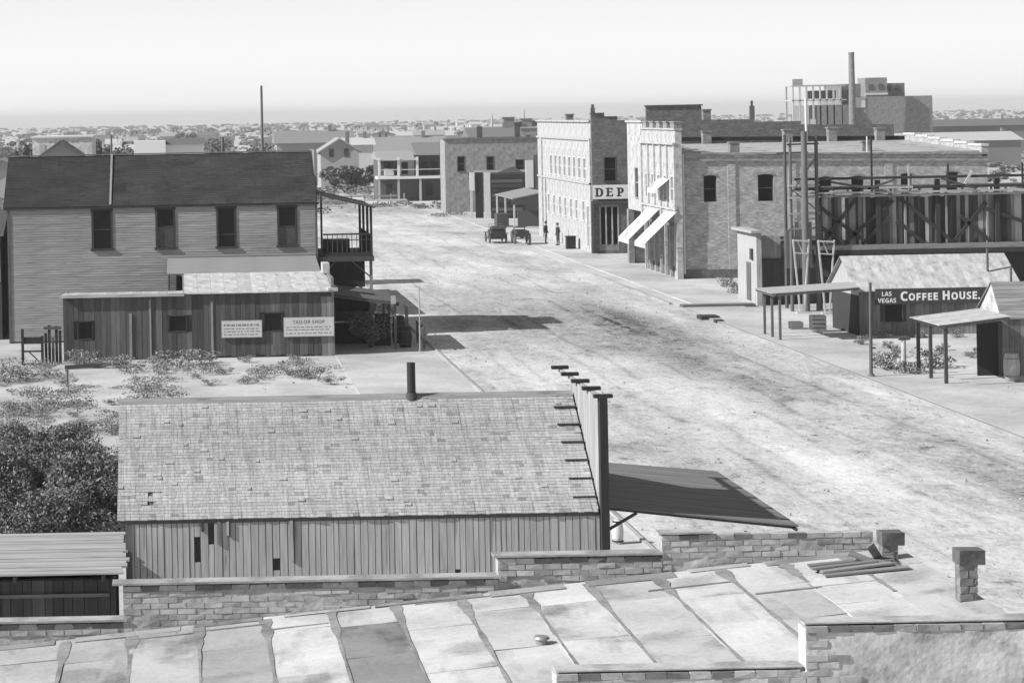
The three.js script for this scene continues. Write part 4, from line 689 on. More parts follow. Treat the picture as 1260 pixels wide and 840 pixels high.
// ---------------------------------------------------------------- farther up the street
{
  const b = thing('grey_block', 'plain grey two-storey block beyond the white corner store', 'building', [35, 0, 256]);
  const W = [[29.85, 30.62, 4.53, 6.05], [33.04, 33.8, 4.47, 6.0], [36.2, 37.1, 4.3, 5.6]];
  part(b, 'wall', [prZ(rect(28.5, 44, 0, 7.9), 248, 248.3, W.map((w) => rect(...w))), bx(28.5, 28.8, 0, 7.9, 248.3, 253), bx(28.5, 44, 0, 7.9, 252.7, 253)], M(.36, T.mott)); part(b, 'roof', bx(28.8, 44, 7.3, 7.4, 248.3, 252.7), M(.4)); part(b, 'coping', bx(28.3, 44.1, 7.9, 8.08, 247.85, 248.35), M(.14));
  W.forEach((w) => winZ(b, ...w, 248, { tone: .1 })); for (const [x, z] of [[32.3, 250], [36.6, 251]]) part(b, 'chimney', bx(x, x + .6, 7.4, 9.3, z, z + .6), M(.12, T.course));
  const s = thing('dark_shopfront', 'dark one-storey shopfront with white posts against the grey block', 'shop', [32, 0, 238]);
  part(s, 'wall', [bx(31.3, 37.5, 0, 4.7, 232, 232.3), bx(37.2, 37.5, 0, 4.4, 232.3, 246)], M(.07, T.wood)); part(s, 'roof', bx(31.3, 37.5, 4.5, 4.6, 232.3, 246), M(.2)); part(s, 'tall_panel', bx(29.72, 30.5, .1, 4.75, 232, 232.2), M(.015));
  part(s, 'post', bx(29.15, 29.6, 2.9, 4.75, 231.9, 232.1), M(.66)); part(s, 'post', bx(29.2, 29.4, .1, 2.9, 231.95, 232.1), M(.5)); part(s, 'post', bx(30.62, 31.2, 0, 4.7, 231.9, 232.1), M(.6)); part(s, 'tall_sign', bx(34.8, 35.6, 3.1, 5.9, 231.6, 231.8), M(.62)); part(s, 'tall_sign_back', bx(35.65, 36.3, 2.6, 6.4, 231.65, 231.8), M(.1));
  for (let i = 0; i < 9; i++) part(s, 'slat', bx(31.35, 34.5, .3 + i * .48, .62 + i * .48, 231.93, 231.99), M([.05, .1, .03][i % 3]), { swap: true }); part(s, 'gable_panel', prZ([[32, 4.72], [34.6, 4.72], [33.6, 5.3]], 232, 232.2), M(.1));
  const c = thing('street_canopy', 'grey sidewalk canopy on posts beside the dark shopfront', 'canopy', [32.2, 0, 220]);
  part(c, 'roof', prZ([[30.6, 2.7], [33.6, 3.3], [33.6, 3.4], [30.6, 2.8]], 212, 224), M(.3, T.wood)); for (const z of [212.2, 218, 223.8]) part(c, 'post', bx(30.7, 30.85, 0, 2.7, z, z + .15), M(.5)); part(c, 'fascia', bx(30.5, 33.7, 2.2, 2.72, 211.8, 211.95), M(.06));
  part(c, 'lower_wall', bx(31.2, 33.6, .12, 1.6, 213, 213.2), M(.08)); part(c, 'counter', bx(29.4, 30.5, .12, 1.3, 214, 216), M(.06));
  const v = thing('verandah_house', 'two-level house with white verandah posts left of the grey block', 'house', [28.4, 0, 285]);
  part(v, 'wall', [bx(24.2, 32.3, 0, 5.6, 284.5, 290)], M(.1)); part(v, 'deck', bx(23.9, 32.5, 2.8, 3.12, 281, 284.5), M(.7)); part(v, 'roof', prX([[280.6, 5.7], [287, 7.2], [293, 5.7]], 28.7, 32.6), M(.16)); part(v, 'lower_roof', prX([[280.8, 5.1], [287, 6.2], [292, 5.2]], 24.0, 28.7), M(.28)); part(v, 'upper_wall', bx(26.8, 28.8, 3.12, 5.1, 284.2, 284.45), M(.6)); 
  for (const x of [24.0, 26.4, 28.7, 32.2]) part(v, 'upper_post', bx(x, x + .3, 3.12, 5.5, 281, 281.25), M(.7)); for (const x of [24.0, 26.4, 29.1, 32.1]) part(v, 'lower_post', bx(x, x + .25, 0, 2.8, 281.1, 281.3), M(.4));
  part(v, 'railing', [bx(24.2, 28.7, 3.9, 4.0, 281.02, 281.1), bx(28.9, 32.2, 3.9, 4.0, 281.02, 281.1)], M(.55)); for (const [x, y] of [[24.9, 3.3], [27.2, 3.3], [29.6, 3.3], [31.0, 3.3], [25.2, .6], [30.2, .6]]) part(v, 'window', bx(x, x + .8, y, y + 1.5, 284.16, 284.19), M(.03)); part(v, 'stair', [bx(25, 26.2, 3.2, 4.0, 283.6, 284.1)], M(.5));
}
{ // dark crate by the store front
  const k = thing('dark_crate', 'dark square crate standing on the sidewalk by the white store front', 'crate', [30.3, .05, 178.7]);
  part(k, 'box', bx(29.95, 30.65, .05, 1.0, 178.4, 179.1), M(.02, T.wood)); part(k, 'lid', bx(29.9, 30.7, 1.0, 1.06, 178.35, 179.15), M(.04, T.wood)); 
}
// an open touring car and a buggy at the kerb
function wheel(parent, x, y, Z, r, turn) {
  const tg = new THREE.TorusGeometry(r - .05, .05, 8, 22); tg.rotateY(Math.PI / 2 + turn); tg.translate(x, y, -Z); const w = part(parent, 'wheel', clean(tg), M(.05));
  const sp = []; for (let i = 0; i < 6; i++) { const g = new THREE.BoxGeometry(.03, (r - .06) * 2, .03); g.rotateX(i * Math.PI / 6); g.rotateY(turn); g.translate(x, y, -Z); sp.push(clean(g)); } part(w, 'spokes', sp, M(.2)); return w;
}
{
  const c = thing('touring_car', 'dark open touring car parked at the far right kerb', 'car', [25.9, .03, 189.5]);
  const bm = M(.035, null, { rough: .4 }); const X = 25.9, Z = 189.5;
  for (const [dx, dz] of [[-.68, -1.25], [.68, -1.25], [-.68, 1.25], [.68, 1.25]]) wheel(c, X + dx, .42, Z + dz, .39, 0);
  part(c, 'chassis', [bx(X - .45, X + .45, .4, .5, Z - 1.5, Z + 1.6), bx(X - .72, X + .72, .38, .43, Z - 1.28, Z - 1.22), bx(X - .72, X + .72, .38, .43, Z + 1.22, Z + 1.28)], bm);
  part(c, 'body', prX([[Z - 1.55, .5], [Z + .55, .5], [Z + .55, 1.05], [Z + .1, 1.0], [Z - .2, .85], [Z - .5, 1.05], [Z - .9, .9], [Z - 1.5, 1.2], [Z - 1.65, 1.15]], X - .6, X + .6), bm);
  part(c, 'bonnet', prX([[Z + .56, .5], [Z + 1.5, .5], [Z + 1.5, .98], [Z + .56, 1.05]], X - .42, X + .42), bm);
  part(c, 'radiator', bx(X - .4, X + .4, .5, 1.02, Z + 1.51, Z + 1.58), M(.2, null, { metal: .6, rough: .4 }));
  part(c, 'seat', [bx(X - .5, X + .5, .9, 1.0, Z - .2, Z + .15), bx(X - .52, X + .52, 1.0, 1.35, Z - .3, Z - .2)], M(.02)); part(c, 'seat', [bx(X - .5, X + .5, .95, 1.05, Z - 1.3, Z - .95), bx(X - .54, X + .54, 1.05, 1.4, Z - 1.45, Z - 1.3)], M(.02));
  part(c, 'folded_top', bx(X - .62, X + .62, 1.25, 1.5, Z - 1.95, Z - 1.46), M(.08)); part(c, 'windscreen', [bx(X - .5, X - .47, 1.05, 1.55, Z + .5, Z + .53), bx(X + .47, X + .5, 1.05, 1.55, Z + .5, Z + .53), bx(X - .5, X + .5, 1.55, 1.58, Z + .5, Z + .53)], M(.3, null, { metal: .7, rough: .3 }));
  for (const dx of [-.36, .36]) part(c, 'headlight', rod([X + dx, .95, Z + 1.6], [X + dx, .95, Z + 1.75], .09, .12, 12), M(.3, null, { metal: .7, rough: .3 }));
  for (const dx of [-.68, .68]) { part(c, 'fender', [bx(X + dx - .13, X + dx + .13, .83, .87, Z + .8, Z + 1.65), bx(X + dx - .13, X + dx + .13, .83, .87, Z - 1.7, Z - .8), bx(X + dx - .13, X + dx + .13, .42, .46, Z - .8, Z + .8)], bm); }
  const st = new THREE.TorusGeometry(.18, .018, 6, 16); st.rotateX(-.9); st.translate(X - .25, 1.25, -(Z + .22)); part(c, 'steering_wheel', clean(st), M(.04));
  const w = thing('farm_wagon', 'dark farm wagon standing nearest on the far right side of the street', 'wagon', [27.6, .1, 186.2]);
  for (const [dx, dz, r] of [[-.6, -.8, .45], [.6, -.8, .45], [-.6, .9, .52], [.6, .9, .52]]) wheel(w, 27.5 + dx, .1 + r, 186.2 + dz, r, 0);
  part(w, 'box', [bx(27.05, 27.95, .75, .8, 185, 187.6), bx(27.0, 27.05, .75, 1.2, 185, 187.6), bx(27.95, 28.0, .75, 1.2, 185, 187.6), bx(27.05, 27.95, .8, 1.2, 185, 185.05), bx(27.05, 27.95, .8, 1.2, 187.55, 187.6)], M(.05, T.wood));
  part(w, 'seat', [bx(27.0, 28.0, 1.35, 1.41, 186.9, 187.3), bx(27.05, 27.1, 1.2, 1.35, 187.05, 187.15), bx(27.9, 27.95, 1.2, 1.35, 187.05, 187.15)], M(.08, T.wood)); part(w, 'axle', [bx(26.9, 28.1, .52, .6, 185.36, 185.44), bx(26.9, 28.1, .58, .66, 187.06, 187.14), bx(27.4, 27.6, .6, .75, 185.3, 187.2)], M(.06));
}
// ---------------------------------------------------------------- two people standing by the store front
function figure(pose) {                                          // capsule bones blended into one surface
  const bones = pose.bones, n = 72, mc = new MarchingCubes(n, new THREE.MeshBasicMaterial(), false, false, 200000);
  const S = 1.05, cy = .9; mc.isolation = 0;
  const seg = (p, a, b) => { const ab = [b[0] - a[0], b[1] - a[1], b[2] - a[2]], ap = [p[0] - a[0], p[1] - a[1], p[2] - a[2]]; const t = clamp((ap[0] * ab[0] + ap[1] * ab[1] + ap[2] * ab[2]) / (ab[0] ** 2 + ab[1] ** 2 + ab[2] ** 2 + 1e-9), 0, 1); return [Math.hypot(ap[0] - ab[0] * t, ap[1] - ab[1] * t, ap[2] - ab[2] * t), t]; };
  for (let z = 0; z < n; z++) for (let y = 0; y < n; y++) for (let x = 0; x < n; x++) {
    const p = [((x - n / 2) / (n / 2)) * S, ((y - n / 2) / (n / 2)) * S + cy, ((z - n / 2) / (n / 2)) * S]; let d = 9;
    for (const [a, b, ra, rb] of bones) { const [l, t] = seg(p, a, b), q = l - (ra + (rb - ra) * t), h = clamp(.5 + .5 * (d - q) / .035, 0, 1); d = d * (1 - h) + q * h - .035 * h * (1 - h); }
    mc.field[z * n * n + y * n + x] = -d;
  }
  mc.update(); const c = mc.count, pos = mc.positionArray.slice(0, c * 3), nor = mc.normalArray.slice(0, c * 3), col = new Float32Array(c * 3);
  for (let i = 0; i < c; i++) { pos[3 * i] *= S; pos[3 * i + 1] = pos[3 * i + 1] * S + cy; pos[3 * i + 2] *= S; const y = pos[3 * i + 1], r = Math.hypot(pos[3 * i], pos[3 * i + 2]); const t = y > 1.50 && y < 1.68 ? .34 : (y > .76 && y < .86 && Math.abs(pos[3 * i]) > .2) ? .34 : y > .86 ? .035 : .05; col.fill(t, 3 * i, 3 * i + 3); }
  const g = new THREE.BufferGeometry(); g.setAttribute('position', new THREE.BufferAttribute(pos, 3)); g.setAttribute('normal', new THREE.BufferAttribute(nor, 3)); g.setAttribute('color', new THREE.BufferAttribute(col, 3)); return g;
}
{
  const bones = (lean) => [[[0, .95, 0], [0, 1.36, 0], .15, .17], [[-.17, 1.38, 0], [.17, 1.38, 0], .075, .075], [[0, 1.42, 0], [0, 1.56, .01], .055, .05], [[0, 1.58, .01], [0, 1.66, .02], .085, .09],
    [[-.08, .93, 0], [-.1, .5, lean], .095, .07], [[-.1, .5, lean], [-.11, .08, 0], .065, .045], [[.08, .93, 0], [.11, .5, -lean], .095, .07], [[.11, .5, -lean], [.12, .08, -lean], .065, .045], [[-.11, .05, 0], [-.12, .04, .16], .045, .035], [[.12, .05, -lean], [.14, .04, .15 - lean], .045, .035],
    [[-.2, 1.38, 0], [-.27, 1.1, -.02], .058, .048], [[-.27, 1.1, -.02], [-.25, .85, .06], .045, .035], [[-.25, .84, .06], [-.25, .74, .08], .035, .025], [[.2, 1.38, 0], [.28, 1.12, -.02], .058, .048], [[.28, 1.12, -.02], [.2, .9, .12], .045, .035], [[.2, .89, .12], [.14, .84, .18], .034, .025]];
  const mk = (x, Z, turn, lean, label) => {
    const p = thing('person', label, 'person', [x, .05, Z]); const g = figure({ bones: bones(lean) }); const m = new THREE.Mesh(g, M(1, null, { vc: 1 })); m.name = 'body'; p.add(m);
    const h = new THREE.LatheGeometry([[0, .14], [.085, .13], [.1, .02], [.17, 0], [.17, -.012], [0, -.012]].reverse().map((q) => new THREE.Vector2(...q)), 16); h.translate(0, 1.7, .02); const hm = new THREE.Mesh(clean(h), M(.03)); hm.name = 'hat'; p.add(hm); p.rotation.y = turn; m.castShadow = hm.castShadow = true; };
  mk(29.6, 186.6, 1.0, .04, 'person in a dark suit and hat farther from the dark crate'); mk(30.1, 183.6, -1.2, .02, 'person in dark clothes and hat nearer the dark crate');
}

// ---------------------------------------------------------------- factory and chimney stack on the right skyline
{
  const f = thing('factory', 'grey industrial building with open upper frame and tall thin chimney on the skyline', 'factory', [128, 0, 428]);
  const g1 = M(.30, T.mott), g2 = M(.27, T.mott), lt = M(.6);
  part(f, 'main_block', bx(123, 138.5, 0, 12.3, 420, 440), g1); part(f, 'lower_block', bx(117, 122.95, 0, 10.9, 419, 436), g2); part(f, 'upper_block', bx(123, 134.7, 12.3, 14.75, 424, 436), M(.25, T.mott)); part(f, 'tower', bx(126.5, 130.5, 12.3, 15.8, 421, 426), M(.3, T.mott)); part(f, 'belt', bx(126.4, 130.6, 12.6, 12.95, 420.8, 420.98), lt);
  for (const [x, y] of [[127.1, 13.6], [128.9, 13.6]]) part(f, 'window', bx(x, x + .8, y, y + 1.0, 420.9, 420.98), M(.08)); for (const [x, y] of [[131.2, 13.3], [132.9, 13.3], [124, 13.1]]) part(f, 'window', bx(x, x + 1.0, y, y + 1.0, 423.9, 423.98), M(.08));
  part(f, 'pale_panel', bx(123.9, 126.1, 10.3, 12.2, 419.9, 419.98), lt);
  const fr = part(f, 'open_frame', [bx(112.3, 122.4, 14.4, 14.65, 419, 424), bx(112.3, 122.4, 11.7, 11.95, 419, 424)], M(.4)); for (let x = 112.4; x < 122.4; x += 1.25) part(fr, 'post', bx(x, x + .28, 0, 14.4, 419, 419.3), M(.45)); for (let x = 112.4; x < 122.4; x += 2.5) part(fr, 'post', bx(x, x + .28, 0, 14.4, 423.6, 423.9), M(.35)); part(fr, 'tank', bx(116.4, 121, 12.1, 13.6, 421, 423.4), M(.14)); part(fr, 'rail', bx(113, 114.9, 14.65, 15.8, 421, 421.2), M(.3));
  const st = part(f, 'chimney_stack', rod([122.8, 0, 417], [122.8, 20.2, 417], .75, .5, 16), M(.26, T.course)); part(st, 'rim', rod([122.8, 20.2, 417], [122.8, 20.5, 417], .56, .56, 16), M(.2));
  const h = (x0, x1, y, Z, t, l) => { const o = thing('long_shed', l, 'shed', [(x0 + x1) / 2, 0, Z]); part(o, 'wall', bx(x0, x1, 0, y, Z, Z + 12), M(.2)); part(o, 'roof', prX([[Z - .4, y], [Z + 6, y + 1.4], [Z + 12.4, y]], x0 - .5, x1 + .5), M(t)); };
  h(62, 76, 6.3, 300, .55, 'long low shed with pale roof left of the factory'); h(79, 88, 6.5, 330, .5, 'low shed with pale roof in front of the factory'); h(150, 190, 6.0, 470, .12, 'long dark shed at the far right edge behind the timber structure'); h(118, 140, 4.5, 380, .4, 'low grey shed in front of the factory'); h(58.5, 64, 5.2, 200, .55, 'white roofed shed right of the long brick block');
}
// ---------------------------------------------------------------- houses of the town and the plain
function house(name, label, X, Z, w, d, y, rise, o = {}) {
  const t = thing(name, label, 'house', [X, 0, Z + d / 2], o.group), wm = M(o.wall ?? .5), rm = M(o.roof ?? .2);
  part(t, 'wall', bx(X - w / 2, X + w / 2, 0, y, Z, Z + d), wm);
  if (o.gable && w > 5) for (const dx of [-1.2, 1.0]) part(t, 'gable_window', bx(X + dx - .35, X + dx + .35, y - .9, y + .3, Z - .06, Z - .012), M(.06));
  if (o.gable) { part(t, 'roof', prZ([[X - w / 2 - .4, y - .1], [X, y + rise], [X + w / 2 + .4, y - .1], [X + w / 2 + .4, y - .3], [X, y + rise - .25], [X - w / 2 - .4, y - .3]], Z - .5, Z + d + .4), rm); part(t, 'gable', prZ([[X - w / 2, y], [X + w / 2, y], [X, y + rise - .3]], Z, Z + .1), M(o.gableTone ?? .3)); }
  else part(t, 'roof', prX([[Z - .4, y - .08], [Z + d / 2, y + rise], [Z + d + .4, y - .08]], X - w / 2 - .4, X + w / 2 + .4), rm);
  const nw = Math.max(2, Math.round(w / 3)); for (let i = 0; i < nw; i++) { const x = X - w / 2 + (i + .5) * w / nw; if (i === (nw >> 1)) part(t, 'door', bx(x - .45, x + .45, 0, 2.05, Z - .05, Z - .01), M(.08)); else part(t, 'window', bx(x - .4, x + .4, y * .4, y * .4 + 1.1, Z - .05, Z - .01), M(.06)); }
  if (o.chimney !== 0) part(t, 'chimney', bx(X + w * .2, X + w * .2 + .6, y, y + rise + .9, Z + d * .45, Z + d * .45 + .6), M(.2));
  return t;
}
house('white_house', 'white house with dark gable behind the left end of the clapboard roof', -14.2, 262, 4.2, 8, 6.9, 1.65, { gable: 1, wall: .3, roof: .09, gableTone: .26, chimney: 0 });
{ const t = thing('white_parapet_store', 'broad white fronted building behind the dark gable on the left', 'building', [-14.2, 0, 276]); part(t, 'wall', bx(-18.2, -11, 0, 8.75, 274, 286), M(.75, T.mott)); part(t, 'cap', bx(-18.4, -10.8, 8.75, 8.95, 273.8, 286.2), M(.6)); part(t, 'window', bx(-17.4, -16.7, 7.0, 8.0, 273.95, 273.99), M(.4)); }
{ const t = thing('white_hall', 'long white low hall behind the middle of the clapboard roof', 'building', [1.2, 0, 330]); part(t, 'wall', bx(-7.2, -2.6, 0, 7.6, 330, 336), M(.72)); part(t, 'wing', bx(-2.6, 3.0, 0, 7.0, 331, 337), M(.7)); part(t, 'roof', prX([[330.6, 7.0], [334, 7.9], [337.4, 7.0]], -2.6, 3.2), M(.1)); part(t, 'door', bx(-5.5, -4.6, 0, 2.1, 329.95, 329.99), M(.1)); }
house('gabled_house', 'house with light eaves and dark windows beyond the balcony', 22.8, 332, 5.6, 8, 5.6, 1.9, { gable: 1, wall: .34, roof: .3, gableTone: .32 });
house('pale_house', 'pale square house right of the gabled house beyond the balcony', 26.6, 345, 4.4, 7, 6.3, 1.0, { wall: .68, roof: .45 });
house('long_roof_house', 'long grey roofed house beyond the false front of the clapboard building', 21.5, 372, 12.5, 9, 6.4, 1.9, { wall: .3, roof: .2 });
house('grey_roof_house', 'grey broad roofed house behind the white verandah', 37, 372, 12, 9, 4.6, 2.4, { wall: .4, roof: .24 });
house('dark_roof_house', 'dark roofed house above the grey block', 55, 400, 9, 9, 6.5, 1.6, { wall: .3, roof: .14 });
{ const d = thing('turreted_building', 'distant grey building with small turrets above the grey block', 'building', [62.5, 0, 430]); part(d, 'wall', bx(57.5, 67.5, 0, 7.6, 425, 435), M(.34, T.mott)); part(d, 'turret', [bx(60, 62, 7.6, 9.6, 425.5, 428), bx(59.8, 62.2, 9.6, 9.8, 425.3, 428.2)], M(.2)); part(d, 'turret', [bx(63.4, 65.4, 7.6, 9.3, 426, 429), bx(63.2, 65.6, 9.3, 9.5, 425.8, 429.2)], M(.26)); part(d, 'roof', prX([[424.8, 7.6], [430, 9.2], [435.2, 7.6]], 62, 66.8), M(.18)); part(d, 'spire', rod([64.2, 9.5, 427.5], [64.2, 11.3, 427.5], .16, .04), M(.3)); part(d, 'spire', rod([58.2, 7.6, 428], [58.2, 10.5, 428], .22, .08), M(.4)); for (const x of [58.3, 60.5, 64, 66]) part(d, 'window', bx(x, x + .8, 5, 6.4, 424.93, 424.98), M(.08)); }
{
  const q = rng(41), kinds = [['pale far house on the plain', .6, .42], ['dark roofed far house on the plain', .4, .13], ['grey far house on the plain', .36, .28]];
  for (let i = 0; i < 120; i++) {
    const Z = 310 + Math.pow(q(), 1.15) * 1250, u = q(), X = (-225 + u * 900) * Z / 2800; if (X > 8 && X < 34 && Z < 420) continue;
    const k = kinds[Math.floor(q() * 3)]; house('far_house', k[0], X, Z, 3.6 + q() * 6.5, 5, 2.4 + q() * 1.6, .9 + q(), { wall: k[1], roof: k[2], group: k[0] + 's', chimney: q() > .5 ? 1 : 0, gable: q() > .6 ? 1 : 0 });
  }
  for (let i = 0; i < 14; i++) { const Z = 260 + q() * 500, X = (700 + q() * 340) * Z / 2800; if (X < 55 || (X > 105 && X < 145 && Z < 450)) continue; const k = kinds[Math.floor(q() * 3)]; house('far_house', 'small house among the far lots on the right', X, Z, 6 + q() * 5, 6, 3 + q() * 2, 1.3, { wall: k[1], roof: k[2], group: 'small houses on the right', chimney: 1 }); }
}
// poles
{
  const pole = (X, Z, h, label, arm) => { const p = thing('utility_pole', label, 'pole', [X, 0, Z]); part(p, 'shaft', rod([X, 0, Z], [X, h, Z], .16, .1), M(.14, T.wood)); if (arm) part(p, 'crossarm', bx(X - 1, X + 1, h - .9, h - .75, Z - .25, Z - .13), M(.14, T.wood)); };
  pole(6.95, 200, 13.6, 'tallest dark pole rising above the clapboard roof'); pole(2.6, 150, 9.6, 'short thick post just above the clapboard roof'); pole(53.9, 186, 10.9, 'thin pale pole at the right end of the brick block'); pole(-7.6, 240, 9.2, 'dark stub pole behind the left part of the clapboard roof');
}

// ---------------------------------------------------------------- vegetation
function leaves(n, rx, ry, rz, leaf, seed, cy = 0, hollow = .5) {
  const q = rng(seed), pos = [], nor = [], col = [];
  const lobes = []; for (let i = 0; i < 13; i++) lobes.push([(q() - .5) * 1.7, (q() - .4) * 1.3, (q() - .5) * 1.7, .2 + q() * .4]);
  for (let i = 0; i < n; i++) {
    const L = lobes[Math.floor(q() * lobes.length)], th = q() * 6.283, ph = Math.acos(2 * q() - 1), r = L[3] * (hollow + (1 - hollow) * Math.sqrt(q()));
    const c = [(L[0] + r * Math.sin(ph) * Math.cos(th)) * rx, Math.max(.02, cy + (L[1] + r * Math.cos(ph)) * ry), (L[2] + r * Math.sin(ph) * Math.sin(th)) * rz];
    const a = new THREE.Vector3(q() - .5, q() - .5, q() - .5).normalize(), b = new THREE.Vector3(q() - .5, q() - .2, q() - .5).cross(a).normalize(), s = leaf * (.5 + q()), t = s * (.35 + .3 * q()), N = a.clone().cross(b), tone = .5 + q() * q() * 1.6;
    const v = (x, y) => { pos.push(c[0] + a.x * x + b.x * y, Math.max(.005, c[1] + a.y * x + b.y * y), c[2] + a.z * x + b.z * y); nor.push(N.x, N.y, N.z); col.push(tone, tone, tone); };
    v(-s, 0); v(0, -t); v(s, 0); v(-s, 0); v(s, 0); v(0, t);
  }
  const g = new THREE.BufferGeometry(); g.setAttribute('position', new THREE.Float32BufferAttribute(pos, 3)); g.setAttribute('normal', new THREE.Float32BufferAttribute(nor, 3)); g.setAttribute('color', new THREE.Float32BufferAttribute(col, 3)); g.setAttribute('uv', new THREE.Float32BufferAttribute(new Float32Array(pos.length / 3 * 2), 2)); return g;
}
const leafM = new THREE.MeshStandardMaterial({ color: new THREE.Color().setRGB(.15, .15, .15), roughness: .8, vertexColors: true, side: THREE.DoubleSide });
const scrubM = new THREE.MeshStandardMaterial({ color: new THREE.Color().setRGB(.24, .24, .24), roughness: .9, vertexColors: true, side: THREE.DoubleSide });
function stems(n, h, r, seed) { const q = rng(seed), g = []; for (let i = 0; i < n; i++) { const a = q() * 6.28, d = r * (.3 + q() * .7); g.push(rod([Math.cos(a) * .05, 0, Math.sin(a) * .05], [Math.cos(a) * d, h * (.5 + q() * .4), Math.sin(a) * d], .025 * h, .008 * h, 5)); } return merge(g); }
function shrubProto(name, label, cat, w, h, n, leaf, seed, m, group) {
  const t = new THREE.Group(); t.name = name; t.userData = { label, category: cat, group };
  const c = new THREE.Mesh(leaves(n, w / 2, h / 2, w / 2, leaf, seed, h * .48), m); c.name = 'foliage'; c.castShadow = c.receiveShadow = true; const s = new THREE.Mesh(stems(7, h, w * .4, seed + 1), M(.1)); s.name = 'stem'; t.add(s, c); return t;
}
{
  const big = [0, 1, 2].map((i) => shrubProto('leafy_shrub', '', 'shrub', 1.7, 1.4, 4200, .045, 100 + i, leafM, 'leafy shrubs behind the lean-to shed'));
  const q = rng(9);
  for (let i = 0; i < 34; i++) { const Z = 56 + 19 * q(), X = -6.6 * Z / 66 + q() * (Z * 4.0 / 66); if (X > -1.95 && Z < 52) continue; copyOf(big[i % 3], 'leafy dark shrub in the thicket behind the lean-to shed', [Math.min(X, -2.1 * Z / 66 + .1), 0, Z], q() * 6.28, (.75 + q() * .55) * (Z > 68 ? .75 : 1)); }
  const sm = [0, 1, 2].map((i) => shrubProto('scrub_bush', '', 'bush', 1.3, .42, 1100, .03, 200 + i, scrubM, 'scrub bushes on the sandy lot'));
  const put = (k, X, Z, s, label) => copyOf(sm[k], label, [X, 0, Z], X * 3 + Z, s);
  put(0, -4.9, 93.7, .7, 'small dark bush beside the short stake on the sandy lot'); put(1, -7.6, 95.4, 1.7, 'broad dark bush at the left edge in front of the gate'); put(2, -4.6, 101.6, 1.5, 'pale grey bush against the left end of the shed');
  const lot = [[-2.6, 100.6, 1.2], [-1.4, 100.9, 1.0], [-.4, 100.2, 1.7], [.6, 100.9, 1.3], [-3.2, 100.2, .8], [2.6, 101.5, .7], [4.6, 101.2, .7], [3.2, 96.8, .9], [4.6, 95.4, .9], [5.4, 94.8, 1.0], [1.5, 97.1, .7], [-1.2, 97.4, .8], [-5.1, 76, 1.1], [-6.1, 77.5, 1.3], [-3.6, 80, .8], [-2.2, 83, .7], [-2.6, 79, .9], [-5.9, 73, 1.2], [-2.9, 87, .6], [-1.9, 91, .7], [-4.2, 84, .5], [-6.9, 86, .7], [2.5, 93.5, .8], [.9, 93, .6], [5.9, 92.3, .8], [-2.1, 95, .6], [-6.3, 99.4, .7], [.2, 95.5, .5]];
  lot.forEach(([x, z, s], i) => put(i % 3, x, z, s, 'low scrub bush on the sandy lot in front of the shed'));
  const pale = [0, 1].map((i) => shrubProto('dry_bush', '', 'bush', 1.3, .7, 800, .05, 300 + i, scrubM, 'dry bushes by the coffee house'));
  copyOf(pale[0], 'dry grey bush behind the nearest porch post', [28.9, 0, 93.2], 0, 1.2); copyOf(pale[1], 'dry grey bush at the foot of the hydrant post', [29.3, 0, 91.9], 1, .9); copyOf(pale[1], 'dry grey bush between the porch posts and the small house', [31.0, 0, 94.5], 2, 1.2);
  for (const [x, z, s] of [[32.8, 106.8, .6], [34.2, 106.5, .5], [30.9, 104, .6], [31.6, 102.2, .5], [36, 106.4, .5], [33.5, 101, .5], [30.7, 98.5, .6], [33.8, 98, .6], [32.6, 134, .9], [33.8, 136.5, 1.0], [34.9, 133.5, .9], [33.1, 139, .8], [35.5, 138, .9]]) copyOf(pale[Math.round(x) % 2], z > 120 ? 'dry bush on the rubble lot beside the brick block' : 'low dry bush on the lot in front of the coffee house', [x, 0, z], x, s, z > 120 ? 'dry bushes beside the brick block' : 'dry bushes by the coffee house');
  const tuft = [0, 1, 2].map((i) => shrubProto('dry_tuft', '', 'grass tuft', 1.2, .2, 420, .03, 400 + i, scrubM, 'dry tufts on the sandy lot'));
  for (let i = 0; i < 90; i++) { const Z = 62 + 41 * Math.pow(q(), .7), f = q(), X = -8.6 * Z / 100 + f * (Z > 93 ? 14.6 : Z * .075); if (X > -1.6 && Z < 80) continue; copyOf(tuft[i % 3], 'dry grass tuft on the sandy lot', [X, 0, Z], q() * 6, .5 + q() * 1.1); }
  // trees
  const tree = (X, Z, h, w, label, seed, group) => { const t = thing('shade_tree', label, 'tree', [X, 0, Z], group); const g = leaves(1500, w / 2, h * .36, w / 2, .28, seed, h * .58, .3); g.translate(X, 0, -Z); part(t, 'crown', g, leafM, { keepUV: true }); part(t, 'trunk', [rod([X, 0, Z], [X, h * .55, Z], .2, .11), rod([X, h * .35, Z], [X + w * .2, h * .62, Z], .09, .04), rod([X, h * .35, Z], [X - w * .2, h * .6, Z], .09, .04)], M(.1)); };
  tree(-20.0, 290, 8.4, 5, 'dark tree left of the white fronted building', 1); tree(-9.6, 292, 8.4, 4, 'dark tree right of the white fronted building', 2); tree(-17.5, 305, 9.0, 6, 'tree showing above the white fronted building', 3);
  tree(21.2, 318, 3.9, 4.5, 'dark bushy tree in front of the gabled house', 4); tree(24.2, 320, 3.6, 3.5, 'dark bushy tree between the gabled and the pale house', 5); tree(27, 322, 4.0, 3.6, 'dark bushy tree in front of the pale house', 6); tree(12.5, 350, 6.4, 4.5, 'dark tree right of the tallest pole', 7); tree(3.6, 300, 7, 3.4, 'dark tree behind the right part of the clapboard roof', 8);
  for (let i = 0; i < 16; i++) { const Z = 380 + 320 * q(), X = (-225 + q() * 800) * Z / 2800; tree(X, Z, 4 + q() * 3, 5 + q() * 5, 'small tree on the far plain', 20 + i, 'small trees on the far plain'); }
}
